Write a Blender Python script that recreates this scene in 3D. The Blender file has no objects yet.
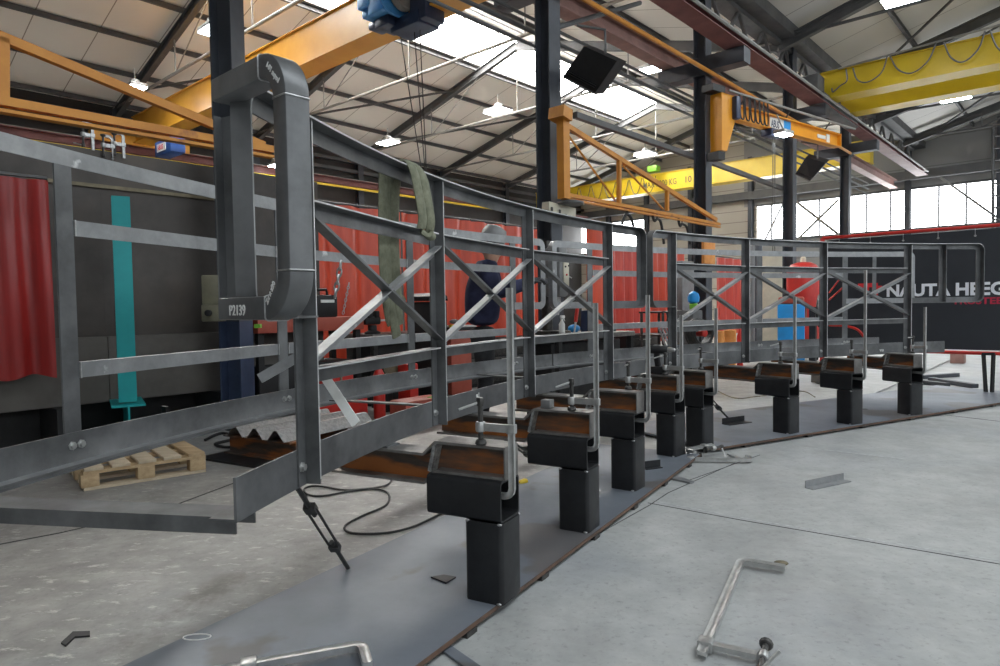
import bpy, bmesh, math, random
from mathutils import Vector as V, Matrix, Quaternion
random.seed(7)
C = bpy.context.scene.collection
sin, cos, pi = math.sin, math.cos, math.pi
# ------------------------------------------------------------------ camera model
FPX, PITCH, ROLL, H = 667.0, .0392, .015, 1.1
_c, _s, _cr, _sr = cos(PITCH), sin(PITCH), cos(ROLL), sin(ROLL)
def ray(px, py):
    a, b = px-500, py-333
    x = a*_cr-b*_sr; y = a*_sr+b*_cr
    X = x/FPX; up = -y/FPX
    return V((X, _c+up*_s, -_s+up*_c))
def AZ(px, py, z=0.0):
    r = ray(px, py); k = (z-H)/r.z; return V((r.x*k, r.y*k, z))
def AY(px, py, d):
    r = ray(px, py); k = d/r.y; return V((r.x*k, d, H+r.z*k))
AX = math.radians(42)
U = V((sin(AX), cos(AX), 0)); W = V((-cos(AX), sin(AX), 0)); UP = V((0, 0, 1))
def TL(t, L, z=0.0): return U*t+W*L+UP*z
def AL(px, py, L):
    r = ray(px, py); k = L/r.dot(W); return V((r.x*k, r.y*k, H+r.z*k))
def AT(px, py, t):
    r = ray(px, py); k = t/r.dot(U); return V((r.x*k, r.y*k, H+r.z*k))
cam = bpy.data.cameras.new('camera'); co = bpy.data.objects.new('camera', cam); C.objects.link(co)
cam.sensor_width = 36; cam.lens = FPX/1000*36; cam.clip_start = .05; cam.clip_end = 300
co.matrix_world = Matrix.Translation((0, 0, H)) @ Matrix.Rotation(pi/2-PITCH, 4, 'X') @ Matrix.Rotation(-ROLL, 4, 'Z')
bpy.context.scene.camera = co
# ------------------------------------------------------------------ materials
MATS = {}
def mat(name, c1, c2=None, scale=8, rough=.5, metal=0.0, bump=0.0, contrast=(.35, .65), c3=None, s3=2.0, th3=(.55, .7), rvar=.12, stretch=None):
    if name in MATS: return MATS[name]
    m = bpy.data.materials.new(name); m.use_nodes = True; nt = m.node_tree; N = nt.nodes; L = nt.links
    b = N['Principled BSDF']; b.inputs['Metallic'].default_value = metal; b.inputs['Roughness'].default_value = rough
    c1 = (*c1, 1); c2 = (*c2, 1) if c2 else tuple(min(1, x*.8) for x in c1[:3])+(1,)
    tc = N.new('ShaderNodeTexCoord'); src = tc.outputs['Object']
    if stretch:
        mp = N.new('ShaderNodeMapping'); mp.inputs['Scale'].default_value = stretch; L.new(src, mp.inputs[0]); src = mp.outputs[0]
    no = N.new('ShaderNodeTexNoise'); no.inputs['Scale'].default_value = scale; no.inputs['Detail'].default_value = 6; no.inputs['Roughness'].default_value = .65
    L.new(src, no.inputs['Vector'])
    mr = N.new('ShaderNodeMapRange'); mr.inputs[1].default_value, mr.inputs[2].default_value = contrast; L.new(no.outputs[0], mr.inputs[0])
    mx = N.new('ShaderNodeMix'); mx.data_type = 'RGBA'; mx.inputs[6].default_value = c1; mx.inputs[7].default_value = c2
    L.new(mr.outputs[0], mx.inputs[0]); col = mx.outputs[2]
    if c3:
        n3 = N.new('ShaderNodeTexNoise'); n3.inputs['Scale'].default_value = s3; n3.inputs['Detail'].default_value = 5; L.new(src, n3.inputs['Vector'])
        m3 = N.new('ShaderNodeMapRange'); m3.inputs[1].default_value, m3.inputs[2].default_value = th3; L.new(n3.outputs[0], m3.inputs[0])
        x3 = N.new('ShaderNodeMix'); x3.data_type = 'RGBA'; L.new(m3.outputs[0], x3.inputs[0]); L.new(col, x3.inputs[6]); x3.inputs[7].default_value = (*c3, 1); col = x3.outputs[2]
    L.new(col, b.inputs['Base Color'])
    rr = N.new('ShaderNodeMapRange'); rr.inputs[3].default_value = max(.05, rough-rvar); rr.inputs[4].default_value = min(1, rough+rvar)
    L.new(no.outputs[0], rr.inputs[0]); L.new(rr.outputs[0], b.inputs['Roughness'])
    if bump:
        bp = N.new('ShaderNodeBump'); bp.inputs['Strength'].default_value = bump; bp.inputs['Distance'].default_value = .01
        L.new(no.outputs[0], bp.inputs['Height']); L.new(bp.outputs[0], b.inputs['Normal'])
    MATS[name] = m; return m
def emit(name, c, s):
    if name in MATS: return MATS[name]
    m = bpy.data.materials.new(name); m.use_nodes = True; nt = m.node_tree; nt.nodes.clear()
    e = nt.nodes.new('ShaderNodeEmission'); e.inputs[0].default_value = (*c, 1); e.inputs[1].default_value = s
    o = nt.nodes.new('ShaderNodeOutputMaterial'); nt.links.new(e.outputs[0], o.inputs[0]); MATS[name] = m; return m
def srgb(r, g, b):
    f = lambda x: ((x/255+.055)/1.055)**2.4 if x > 10 else x/255/12.92
    return (f(r), f(g), f(b))
M = {}
M['steel'] = mat('mill scale steel', (.15, .153, .156), (.082, .084, .086), 5, .4, .35, .04, c3=(.25, .255, .26), s3=3, th3=(.5, .8))
M['rail'] = mat('grey flat steel', (.33, .335, .34), (.22, .225, .23), 7, .42, .4, .03, c3=(.6, .6, .6), s3=9, th3=(.66, .72))
M['dark'] = mat('black tube steel', (.026, .027, .029), (.015, .015, .017), 6, .42, .3, .02)
M['rust'] = mat('rusty rolled steel', (.095, .07, .055), (.045, .038, .034), 4, .6, .15, .08, c3=(.36, .12, .03), s3=3, th3=(.44, .6), stretch=(1, 1, 5))
M['scale'] = mat('worn beam flange', (.26, .25, .235), (.14, .13, .125), 9, .45, .5, .04)
M['weld'] = mat('silver weld', (.55, .55, .55), (.35, .35, .35), 40, .35, .8, .3)
M['weldgrey'] = mat('grainy weld plate', (.5, .5, .48), (.18, .18, .18), 45, .5, .5, .5)
M['edgeglint'] = mat('cut edge with painted glint', (.62, .62, .62), (.4, .4, .4), 12, .4, .3)  # cut steel made paler, the light its edges catch put into the colour
M['chrome'] = mat('clamp zinc', (.55, .55, .54), (.38, .38, .37), 14, .34, .7)
M['screw'] = mat('dark spindle steel', (.09, .085, .08), (.05, .05, .05), 30, .45, .7)
M['plate'] = mat('floor plate', (.17, .19, .22), (.13, .145, .168), 1.6, .48, .15, .01, c3=(.115, .112, .115), s3=1.3, th3=(.54, .57))
M['plate_edge'] = mat('rusty plate edge', (.16, .09, .06), (.07, .05, .04), 9, .7, .2)
M['column'] = mat('column paint', (.06, .066, .08), (.045, .05, .06), 3, .5, .1)
M['colblue'] = mat('blue column paint', (.04, .06, .115), (.03, .042, .08), 5, .5, 0)
M['truss'] = mat('roof steel paint', (.11, .11, .11), (.08, .08, .083), 3, .6, .1)
M['pipe'] = mat('pale tie rod', (.3, .29, .27), (.22, .215, .2), 5, .55, .1)
M['orange'] = mat('orange jib paint', (.56, .23, .022), (.45, .17, .018), 4, .45, 0, c3=(.3, .1, .02), s3=6, th3=(.65, .75))
M['crane'] = mat('crane amber paint', (.68, .33, .035), (.62, .29, .03), 2, .4, 0)
M['yellow'] = mat('crane yellow paint', (.66, .47, .02), (.58, .4, .018), 2, .4, 0)
M['abus'] = mat('light crane paint', (.78, .32, .012), (.7, .28, .01), 3, .42, 0)
M['runway'] = mat('red oxide runway', (.2, .075, .07), (.14, .052, .05), 3, .6, 0)
M['pink'] = mat('faded red oxide', (.32, .17, .14), (.22, .12, .1), 3, .65, 0)
M['blue'] = mat('hoist blue', (.08, .34, .72), (.06, .27, .6), 4, .4, 0)
M['midblue'] = mat('drive box blue', (.03, .09, .3), (.025, .07, .24), 4, .4, 0)
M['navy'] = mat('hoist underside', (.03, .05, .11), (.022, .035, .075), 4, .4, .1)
M['teal'] = mat('teal paint', (.0, .3, .31), (.0, .26, .27), 5, .45, 0)
M['brown'] = mat('brown plate', (.072, .062, .055), (.045, .039, .035), 2.2, .55, .15, .03, c3=(.1, .08, .065), s3=1.3, th3=(.5, .75))
M['block'] = mat('grey brown block', (.11, .1, .09), (.08, .072, .065), 3, .7, 0)
M['black'] = mat('matt black', (.012, .012, .013), (.008, .008, .009), 8, .6, 0)
M['blackgloss'] = mat('gloss black', (.015, .015, .017), (.01, .01, .011), 8, .3, 0)
M['red'] = mat('red paint', (.55, .03, .02), (.42, .022, .018), 6, .4, 0)
M['redbox'] = mat('red cabinet', (.4, .085, .055), (.34, .07, .045), 6, .5, 0)
M['grey'] = mat('machine grey', (.2, .2, .2), (.15, .15, .15), 6, .5, 0)
M['cream'] = mat('cream paint', (.62, .58, .46), (.52, .48, .38), 5, .5, 0)
M['olive'] = mat('olive box', (.2, .19, .13), (.15, .14, .1), 6, .5, 0)
M['white'] = mat('white paint', (.75, .75, .73), (.65, .65, .63), 9, .5, 0)
M['wood'] = mat('pallet pine', (.56, .41, .24), (.42, .29, .16), 5, .7, 0, .1, stretch=(1, 6, 6))
M['wood2'] = mat('pale board', (.6, .5, .36), (.5, .4, .28), 5, .7, 0, .1, stretch=(1, 6, 6))
M['sling'] = mat('olive sling', (.2, .205, .14), (.13, .135, .09), 30, .85, 0, .25)
M['rubber'] = mat('black rubber', (.018, .018, .018), (.012, .012, .012), 10, .55, 0)
M['clothes'] = mat('navy jacket', (.03, .034, .085), (.018, .02, .05), 12, .85, 0, .2)
M['trouser'] = mat('dark trousers', (.014, .015, .018), (.01, .01, .012), 12, .85, 0, .2)
M['skin'] = mat('skin', (.56, .33, .23), (.5, .28, .19), 12, .55, 0)
M['hair'] = mat('hair', (.05, .035, .025), None, 30, .7, 0)
M['glove'] = mat('grey glove', (.06, .06, .065), (.04, .04, .045), 20, .8, 0)
M['gasblue'] = mat('bright blue plastic', (.02, .3, .72), (.02, .26, .62), 5, .35, 0)
M['green'] = mat('green plastic', (.2, .5, .05), None, 5, .4, 0)
M['sack'] = mat('orange sack', (.7, .3, .08), (.6, .22, .05), 8, .7, 0)
M['darkred'] = mat('dark red cloth', (.3, .03, .05), None, 8, .7, 0)
M['hose'] = mat('grey hose', (.16, .16, .16), (.09, .09, .09), 20, .5, 0)
M['pad'] = mat('worn bronze pad', (.2, .17, .11), (.14, .12, .08), 12, .55, .5)
M['chalk'] = mat('chalk', (.8, .8, .78), None, 20, .9, 0)
M['banner'] = mat('banner vinyl', (.028, .031, .038), (.022, .025, .031), 2, .45, 0)
M['bannertext'] = mat('banner white print', (.85, .87, .92), None, 2, .5, 0)
M['bannerred'] = mat('banner red print', (.72, .04, .05), None, 2, .5, 0)
M['bannercrim'] = mat('banner crimson print', (.5, .02, .06), None, 2, .5, 0)
M['lamp'] = emit('lamp glow', (.9, .97, 1), 22)
M['lampbody'] = mat('lamp housing', (.5, .5, .5), None, 5, .4, .3)
M['straight'] = mat('pale straightedge', (.85, .85, .83), (.7, .7, .68), 6, .5, .0)
M['joint'] = mat('joint filler', (.06, .058, .055), (.04, .04, .04), 10, .9, 0)
M['jointpale'] = mat('chipped joint lip', (.55, .56, .56), (.35, .36, .36), 30, .9, 0)

def curtain_mat(name, c, c2):
    m = mat(name, c, c2, 3, .32, 0, 0, stretch=(4, 4, .4), rvar=.05)
    b = m.node_tree.nodes['Principled BSDF']
    b.inputs['Transmission Weight'].default_value = 0.0
    b.inputs['Subsurface Weight'].default_value = 0.0
    return m
M['curtain'] = curtain_mat('red welding curtain', (.7, .085, .035), (.55, .06, .026))
M['curtaindark'] = curtain_mat('deep red welding curtain', (.3, .017, .015), (.2, .012, .011))
M['curtainpink'] = curtain_mat('glossy red strip curtain', (.72, .1, .07), (.58, .06, .045))

def concrete():
    m = bpy.data.materials.new('concrete floor'); m.use_nodes = True; nt = m.node_tree; N = nt.nodes; L = nt.links
    b = N['Principled BSDF']; tc = N.new('ShaderNodeTexCoord'); P = tc.outputs['Object']
    def noise(sc, det=6, r=.6, st=None):
        n = N.new('ShaderNodeTexNoise'); n.inputs['Scale'].default_value = sc; n.inputs['Detail'].default_value = det; n.inputs['Roughness'].default_value = r
        src = P
        if st:
            mp = N.new('ShaderNodeMapping'); mp.inputs['Scale'].default_value = st; mp.inputs['Rotation'].default_value = (0, 0, math.radians(35)); L.new(P, mp.inputs[0]); src = mp.outputs[0]
        L.new(src, n.inputs['Vector']); return n.outputs[0]
    def rng(x, a, bb):
        r = N.new('ShaderNodeMapRange'); r.inputs[1].default_value = a; r.inputs[2].default_value = bb; L.new(x, r.inputs[0]); return r.outputs[0]
    def mix(f, a, bcol):
        x = N.new('ShaderNodeMix'); x.data_type = 'RGBA'; L.new(f, x.inputs[0])
        if isinstance(a, tuple): x.inputs[6].default_value = (*a, 1)
        else: L.new(a, x.inputs[6])
        if isinstance(bcol, tuple): x.inputs[7].default_value = (*bcol, 1)
        else: L.new(bcol, x.inputs[7])
        return x.outputs[2]
    def math_(op, a, bv):
        x = N.new('ShaderNodeMath'); x.operation = op
        if isinstance(a, float): x.inputs[0].default_value = a
        else: L.new(a, x.inputs[0])
        if isinstance(bv, float): x.inputs[1].default_value = bv
        else: L.new(bv, x.inputs[1])
        return x.outputs[0]
    n1 = noise(.5, 5); n2 = noise(5, 8, .7); n3 = noise(38, 6, .7); n4 = noise(9, 6, .75, (1, 2.2, 1)); n5 = noise(1.3, 6, .7)
    right = mix(rng(n2, .3, .7), (.44, .445, .435), (.31, .318, .312))
    left = mix(rng(n2, .3, .7), (.37, .36, .335), (.21, .203, .188))
    sp = N.new('ShaderNodeSeparateXYZ'); L.new(P, sp.inputs[0])
    # the slab left of the plates is an older, rougher pour
    side = math_('ADD', math_('MULTIPLY', sp.outputs[0], .85), math_('MULTIPLY', sp.outputs[1], -.53))
    col = mix(rng(side, -1.95, -1.55), left, right)
    col = mix(rng(n1, .52, .75), col, (.30, .32, .35))
    rough_l = rng(side, -1.55, -1.95)
    col = mix(math_('MULTIPLY', rng(n4, .57, .66), math_('MULTIPLY', rough_l, .85)), col, (.58, .56, .52))
    col = mix(math_('MULTIPLY', rng(n3, .55, .7), .5), col, (.15, .147, .14))
    col = mix(math_('MULTIPLY', rng(n5, .5, .75), .6), col, (.22, .215, .205))
    pa, pb_ = AZ(95, 662), AZ(245, 572); dv = (pb_-pa).normalized(); nv = UP.cross(dv)
    def dotp(vec, off):
        x = N.new('ShaderNodeVectorMath'); x.operation = 'DOT_PRODUCT'; L.new(P, x.inputs[0]); x.inputs[1].default_value = tuple(vec); return math_('SUBTRACT', x.outputs['Value'], float(off))
    across = N.new('ShaderNodeMath'); across.operation = 'ABSOLUTE'; L.new(dotp(nv, pa.dot(nv)), across.inputs[0])
    along = dotp(dv, pa.dot(dv)); ln = (pb_-pa).length
    st = math_('MULTIPLY', math_('MULTIPLY', rng(across.outputs[0], .13, .02), math_('MULTIPLY', rng(along, -.05, .2), rng(along, ln+.15, ln-.1))), rng(n2, .35, .6))
    col = mix(math_('MULTIPLY', st, .75), col, (.1, .085, .07))
    L.new(col, b.inputs['Base Color'])
    rr = N.new('ShaderNodeMapRange'); rr.inputs[3].default_value = .38; rr.inputs[4].default_value = .68; L.new(n2, rr.inputs[0]); L.new(rr.outputs[0], b.inputs['Roughness'])
    bp = N.new('ShaderNodeBump'); bp.inputs['Strength'].default_value = .18; bp.inputs['Distance'].default_value = .01; L.new(n2, bp.inputs['Height']); L.new(bp.outputs[0], b.inputs['Normal'])
    return m
M['concrete'] = concrete()
def panelled(name, c1, c2, period, axis, gap=(.08, .07, .06), w=.012, rough=.6):
    m = bpy.data.materials.new(name); m.use_nodes = True; nt = m.node_tree; N = nt.nodes; L = nt.links
    b = N['Principled BSDF']; b.inputs['Roughness'].default_value = rough
    tc = N.new('ShaderNodeTexCoord'); dt = N.new('ShaderNodeVectorMath'); dt.operation = 'DOT_PRODUCT'; L.new(tc.outputs['Object'], dt.inputs[0]); dt.inputs[1].default_value = axis
    dv = N.new('ShaderNodeMath'); dv.operation = 'DIVIDE'; L.new(dt.outputs['Value'], dv.inputs[0]); dv.inputs[1].default_value = period
    fr = N.new('ShaderNodeMath'); fr.operation = 'FRACT'; L.new(dv.outputs[0], fr.inputs[0])
    lt = N.new('ShaderNodeMath'); lt.operation = 'LESS_THAN'; L.new(fr.outputs[0], lt.inputs[0]); lt.inputs[1].default_value = w/period
    no = N.new('ShaderNodeTexNoise'); no.inputs['Scale'].default_value = .7; no.inputs['Detail'].default_value = 5; L.new(tc.outputs['Object'], no.inputs['Vector'])
    mx = N.new('ShaderNodeMix'); mx.data_type = 'RGBA'; mx.inputs[6].default_value = (*c1, 1); mx.inputs[7].default_value = (*c2, 1); L.new(no.outputs[0], mx.inputs[0])
    m2 = N.new('ShaderNodeMix'); m2.data_type = 'RGBA'; L.new(lt.outputs[0], m2.inputs[0]); L.new(mx.outputs[2], m2.inputs[6]); m2.inputs[7].default_value = (*gap, 1)
    L.new(m2.outputs[2], b.inputs['Base Color']); return m
M['roof'] = panelled('roof panels', (.82, .79, .72), (.75, .72, .65), 1.1, tuple(U), (.3, .27, .22), .02)
M['roof_two'] = panelled('roof panels grey', (.62, .6, .56), (.52, .5, .46), 1.1, tuple(U), (.2, .19, .17), .02)
M['cladding'] = panelled('beige wall cladding', (.5, .46, .4), (.42, .39, .34), .42, (0, 0, 1), (.25, .22, .19), .03)
M['greyclad'] = panelled('grey wall cladding', (.3, .3, .3), (.24, .24, .24), .9, (0, 0, 1), (.16, .16, .16), .03)
M['darkwall'] = mat('dark side wall', (.055, .052, .05), (.04, .038, .036), 1, .8, 0)
M['winglow'] = emit('daylit frosted glazing', (.93, .97, 1.0), 7.0)
M['skyglow'] = emit('daylit rooflight', (1.0, .985, .95), 20)

# ------------------------------------------------------------------ mesh builder
def frame_axes(d, side=None):
    d = V(d).normalized()
    if side is None: side = d.cross(UP) if abs(d.z) < .95 else V((1, 0, 0))
    side = V(side); side = (side-d*side.dot(d)).normalized()
    return side, side.cross(d).normalized(), d
ROOTM = {}
class MB:
    def __init__(s): s.bm = bmesh.new()
    def box(s, c, size, axes=None, bev=0):
        r = bmesh.ops.create_cube(s.bm, size=1.0); vs = r['verts']
        ax = axes or (V((1, 0, 0)), V((0, 1, 0)), UP)
        if bev:
            for v in vs: v.co = V((v.co.x*size[0], v.co.y*size[1], v.co.z*size[2]))
            es = list({e for v in vs for e in v.link_edges})
            rr = bmesh.ops.bevel(s.bm, geom=es, offset=bev, segments=2, affect='EDGES', profile=.5)
            vs = list({v for f in rr['faces'] for v in f.verts} | {v for v in vs if v.is_valid})
            for v in vs: v.co = V(c)+ax[0]*v.co.x+ax[1]*v.co.y+ax[2]*v.co.z
        else:
            for v in vs: v.co = V(c)+ax[0]*(v.co.x*size[0])+ax[1]*(v.co.y*size[1])+ax[2]*(v.co.z*size[2])
        return s
    def bar(s, p0, p1, w, h, side=None, bev=0):
        p0, p1 = V(p0), V(p1); a, n, d = frame_axes(p1-p0, side)
        return s.box((p0+p1)/2, (w, h, (p1-p0).length), (a, n, d), bev)
    def sweep(s, path, prof, side=None, cap=True, hole=None, closed=False):
        path = [V(p) for p in path]; n = len(path); rings = []
        for loop in ([prof] if hole is None else [prof, hole]):
            rs = []
            for i, p in enumerate(path):
                if closed: t = path[(i+1) % n]-path[i-1]; k = 1
                elif i == 0: t = path[1]-p; k = 1
                elif i == n-1: t = p-path[i-1]; k = 1
                else:
                    t1 = (p-path[i-1]).normalized(); t2 = (path[i+1]-p).normalized(); t = t1+t2
                    k = 1/max(.4, math.sqrt(max(1e-6, (1+t1.dot(t2))/2)))
                sd = side(i) if callable(side) else side
                a, nn, d = frame_axes(t, sd)
                if side is not None and not callable(side): rs.append([s.bm.verts.new(p+a*q[0]+nn*(q[1]*k)) for q in loop])
                else: rs.append([s.bm.verts.new(p+a*(q[0]*k)+nn*q[1]) for q in loop])
            rings.append(rs)
            m = len(loop)
            for i in range(n if closed else n-1):
                A, B = rs[i], rs[(i+1) % n]
                for j in range(m): s.bm.faces.new((A[j], A[(j+1) % m], B[(j+1) % m], B[j]))
        if cap and not closed:
            if hole is None: s.bm.faces.new(rings[0][0]); s.bm.faces.new(rings[0][-1])
            else:
                m = len(prof)
                for e in (0, -1):
                    A, B = rings[0][e], rings[1][e]
                    for j in range(m): s.bm.faces.new((A[j], A[(j+1) % m], B[(j+1) % m], B[j]))
        return s
    def tube(s, path, r, seg=8, cap=True, closed=False):
        path = [V(p) for p in path]; n = len(path); rs = []; prev = None
        for i, p in enumerate(path):
            t = (path[(i+1) % n]-path[i-1]) if (closed or 0 < i < n-1) else (path[1]-p if i == 0 else p-path[-2])
            t.normalize()
            if prev is None:
                a = t.orthogonal().normalized()
            else:
                a = (prev-t*prev.dot(t)).normalized()
            prev = a; b = t.cross(a); rad = r[i] if isinstance(r, (list, tuple)) else r
            rs.append([s.bm.verts.new(p+a*(rad*cos(2*pi*j/seg))+b*(rad*sin(2*pi*j/seg))) for j in range(seg)])
        for i in range(n if closed else n-1):
            A, B = rs[i], rs[(i+1) % n]
            for j in range(seg): s.bm.faces.new((A[j], A[(j+1) % seg], B[(j+1) % seg], B[j]))
        if cap and not closed: s.bm.faces.new(rs[0]); s.bm.faces.new(rs[-1])
        return s
    def lathe(s, base, axis, prof, seg=16):
        base = V(base); a, b, d = frame_axes(V(axis), V(axis).orthogonal())
        rs = [[s.bm.verts.new(base+d*h+a*(r*cos(2*pi*j/seg))+b*(r*sin(2*pi*j/seg))) for j in range(seg)] for r, h in prof]
        for A, B in zip(rs, rs[1:]):
            for j in range(seg): s.bm.faces.new((A[j], A[(j+1) % seg], B[(j+1) % seg], B[j]))
        s.bm.faces.new(rs[0]); s.bm.faces.new(rs[-1]); return s
    def prism(s, pts, th):
        th = V(th); A = [s.bm.verts.new(V(p)) for p in pts]; B = [s.bm.verts.new(V(p)+th) for p in pts]; n = len(A)
        s.bm.faces.new(A); s.bm.faces.new(B)
        for j in range(n): s.bm.faces.new((A[j], A[(j+1) % n], B[(j+1) % n], B[j]))
        return s
    def ball(s, c, r, sc=(1, 1, 1), axes=None, seg=14):
        rr = bmesh.ops.create_uvsphere(s.bm, u_segments=seg, v_segments=max(6, seg*2//3), radius=1)
        ax = axes or (V((1, 0, 0)), V((0, 1, 0)), UP)
        for v in rr['verts']: v.co = V(c)+ax[0]*(v.co.x*r*sc[0])+ax[1]*(v.co.y*r*sc[1])+ax[2]*(v.co.z*r*sc[2])
        return s
    def grid(s, fn, nu, nv, th=None):
        g = [[s.bm.verts.new(fn(i/nu, j/nv)) for j in range(nv+1)] for i in range(nu+1)]
        for i in range(nu):
            for j in range(nv): s.bm.faces.new((g[i][j], g[i+1][j], g[i+1][j+1], g[i][j+1]))
        if th:
            bmesh.ops.recalc_face_normals(s.bm, faces=s.bm.faces[:])
            bmesh.ops.solidify(s.bm, geom=s.bm.faces[:], thickness=th)
        return s
    def mesh(s, me):
        s.bm.from_mesh(me); return s
    def build(s, name, m, parent=None, ang=35):
        bmesh.ops.recalc_face_normals(s.bm, faces=s.bm.faces[:])
        me = bpy.data.meshes.new(name)
        o = bpy.data.objects.new(name, me)
        if parent is not None:
            inv = ROOTM[parent.name].inverted(); ROOTM[o.name] = ROOTM[parent.name]
            s.bm.transform(inv); o.parent = parent
        else:
            vs = s.bm.verts; lo = V((min(v.co.x for v in vs), min(v.co.y for v in vs), min(v.co.z for v in vs))); hi = V((max(v.co.x for v in vs), max(v.co.y for v in vs), max(v.co.z for v in vs)))
            org = V(((lo.x+hi.x)/2, (lo.y+hi.y)/2, lo.z)); o.location = org
            s.bm.transform(Matrix.Translation(-org)); ROOTM[o.name] = Matrix.Translation(org)
        s.bm.to_mesh(me); s.bm.free()
        for p in me.polygons: p.use_smooth = True
        me.set_sharp_from_angle(angle=math.radians(ang))
        me.materials.append(m if not isinstance(m, str) else M[m]); C.objects.link(o); return o
def root(name, loc, label, cat, group=None, rz=0):
    o = bpy.data.objects.new(name, None); o.location = loc; o.rotation_euler = (0, 0, rz); o.empty_display_size = .1; C.objects.link(o)
    ROOTM[o.name] = Matrix.Translation(V(loc)) @ Matrix.Rotation(rz, 4, 'Z')
    return tag(o, label, cat, group)
def tag(o, label, cat, group=None, kind=None):
    o['label'] = label; o['category'] = cat
    if group: o['group'] = group
    if kind: o['kind'] = kind
    return o
def struct(o):
    o['kind'] = 'structure'; return o
def part_label(o, l): o['label'] = l; return o
def text_mesh(txt, size, fat=0.0):
    cu = bpy.data.curves.new('t', 'FONT'); cu.body = txt; cu.size = size; cu.offset = fat; cu.resolution_u = 3
    o = bpy.data.objects.new('t', cu); C.objects.link(o); bpy.context.view_layer.update()
    me = bpy.data.meshes.new_from_object(o.evaluated_get(bpy.context.evaluated_depsgraph_get()))
    bpy.data.objects.remove(o); return me
def lettering(name, txt, size, org, xa, ya, m, parent, sx=1.0, fat=0.0, th=.0015):
    me = text_mesh(txt, size, fat); b = MB(); b.bm.from_mesh(me)
    xa, ya = V(xa).normalized(), V(ya).normalized(); n = xa.cross(ya)
    ex = bmesh.ops.extrude_face_region(b.bm, geom=b.bm.faces[:])
    vs = [e for e in ex['geom'] if isinstance(e, bmesh.types.BMVert)]
    for v in vs: v.co.z += th
    for v in b.bm.verts: v.co = V(org)+xa*(v.co.x*sx)+ya*v.co.y+n*v.co.z
    return b.build(name, m, parent)
def Lprof(w, t, h=None):
    h = h or w
    return [(0, 0), (w, 0), (w, -t), (t, -t), (t, -h), (0, -h)]
def Iprof(w, h, tf, tw):
    a, b, c = w/2, h/2, tw/2
    return [(-a, -b), (a, -b), (a, -b+tf), (c, -b+tf), (c, b-tf), (a, b-tf), (a, b), (-a, b), (-a, b-tf), (-c, b-tf), (-c, -b+tf), (-a, -b+tf)]
def Uprof(w, h, t): # web at top, flanges down
    return [(-w/2, 0), (w/2, 0), (w/2, -h), (w/2-t, -h), (w/2-t, -t), (-w/2+t, -t), (-w/2+t, -h), (-w/2, -h)]
def rrect(w, h, r, n=3):
    o = []
    for cx, cy, a0 in ((w/2-r, h/2-r, 0), (-w/2+r, h/2-r, 90), (-w/2+r, -h/2+r, 180), (w/2-r, -h/2+r, 270)):
        for i in range(n+1):
            a = math.radians(a0+90*i/n); o.append((cx+r*cos(a), cy+r*sin(a)))
    return o
def arcpts(c, a, b, r, t0, t1, n=8):
    return [V(c)+V(a)*(r*cos(t0+(t1-t0)*i/n))+V(b)*(r*sin(t0+(t1-t0)*i/n)) for i in range(n+1)]
def cat_curve(p, q, sag, n=12):
    p, q = V(p), V(q); return [p.lerp(q, i/n)-UP*(sag*4*(i/n)*(1-i/n)) for i in range(n+1)]
def spline(pts, n=8):
    pts = [V(p) for p in pts]; out = []
    for i in range(len(pts)-1):
        p0 = pts[max(0, i-1)]; p1 = pts[i]; p2 = pts[i+1]; p3 = pts[min(len(pts)-1, i+2)]
        for k in range(n):
            t = k/n; out.append(.5*((2*p1)+(p2-p0)*t+(2*p0-5*p1+4*p2-p3)*t*t+(3*p1-p0-3*p2+p3)*t**3))
    return out+[pts[-1]]
exec_parts = []
# ================================================================== THE SETTING
LC = 4.57; LE = 17.77; LR = 11.0; SL = .27; ZE = 6.05; TW = 25.4; T0 = -7.0
zr1 = lambda L: ZE+SL*(LE-L) if L >= LR else ZE+SL*(LE-LR)-SL*(LR-L)     # hall one roof height
LR2 = -2.2
zr2 = lambda L: zr1(LC)+SL*(LC-L) if L >= LR2 else zr1(LC)+SL*(LC-LR2)-SL*(LR2-L)
b = MB(); b.box((0, 0, -.05), (90, 90, .1)); struct(b.build('floor', 'concrete'))
def slab(b, t0, t1, L0, L1, zf, th=.08):
    b.prism([TL(t0, L0, zf(L0)), TL(t1, L0, zf(L0)), TL(t1, L1, zf(L1)), TL(t0, L1, zf(L1))], UP*th)
SK0, SK1, ST0, ST1 = 11.08, 12.35, 3.2, 20.6
b = MB()
slab(b, T0, TW, LC, LR, zr1); slab(b, T0, TW, LR, SK0, zr1); slab(b, T0, TW, SK1, LE, zr1)
slab(b, T0, ST0, SK0, SK1, zr1); slab(b, ST1, TW, SK0, SK1, zr1)
struct(b.build('ceiling', 'roof'))
b = MB(); slab(b, T0, TW, LC, -.7, zr2); slab(b, T0, TW, -3.9, -9, zr2); slab(b, T0, T0+1.5, -.7, LR2, zr2); slab(b, T0, T0+1.5, LR2, -3.9, zr2); slab(b, TW-1.5, TW, -.7, LR2, zr2); slab(b, TW-1.5, TW, LR2, -3.9, zr2); struct(b.build('ceiling', 'roof_two'))  # strip along the unseen ridge left open, added to let sky light in
b = MB(); slab(b, ST0, ST1, SK0, SK1, lambda L: zr1(L)+.06, .02); tag(struct(b.build('rooflight', 'skyglow')), 'long bright translucent rooflight below the ridge', 'rooflight')
b = MB()
t = ST0
while t < ST1+.01:
    b.bar(TL(t, SK0, zr1(SK0)+.03), TL(t, SK1, zr1(SK1)+.03), .035, .05); t += 1.16
b.bar(TL(ST0, SK0, zr1(SK0)), TL(ST1, SK0, zr1(SK0)), .06, .06); b.bar(TL(ST0, SK1, zr1(SK1)), TL(ST1, SK1, zr1(SK1)), .06, .06)
struct(b.build('rooflight_frame', 'pipe'))
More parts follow.
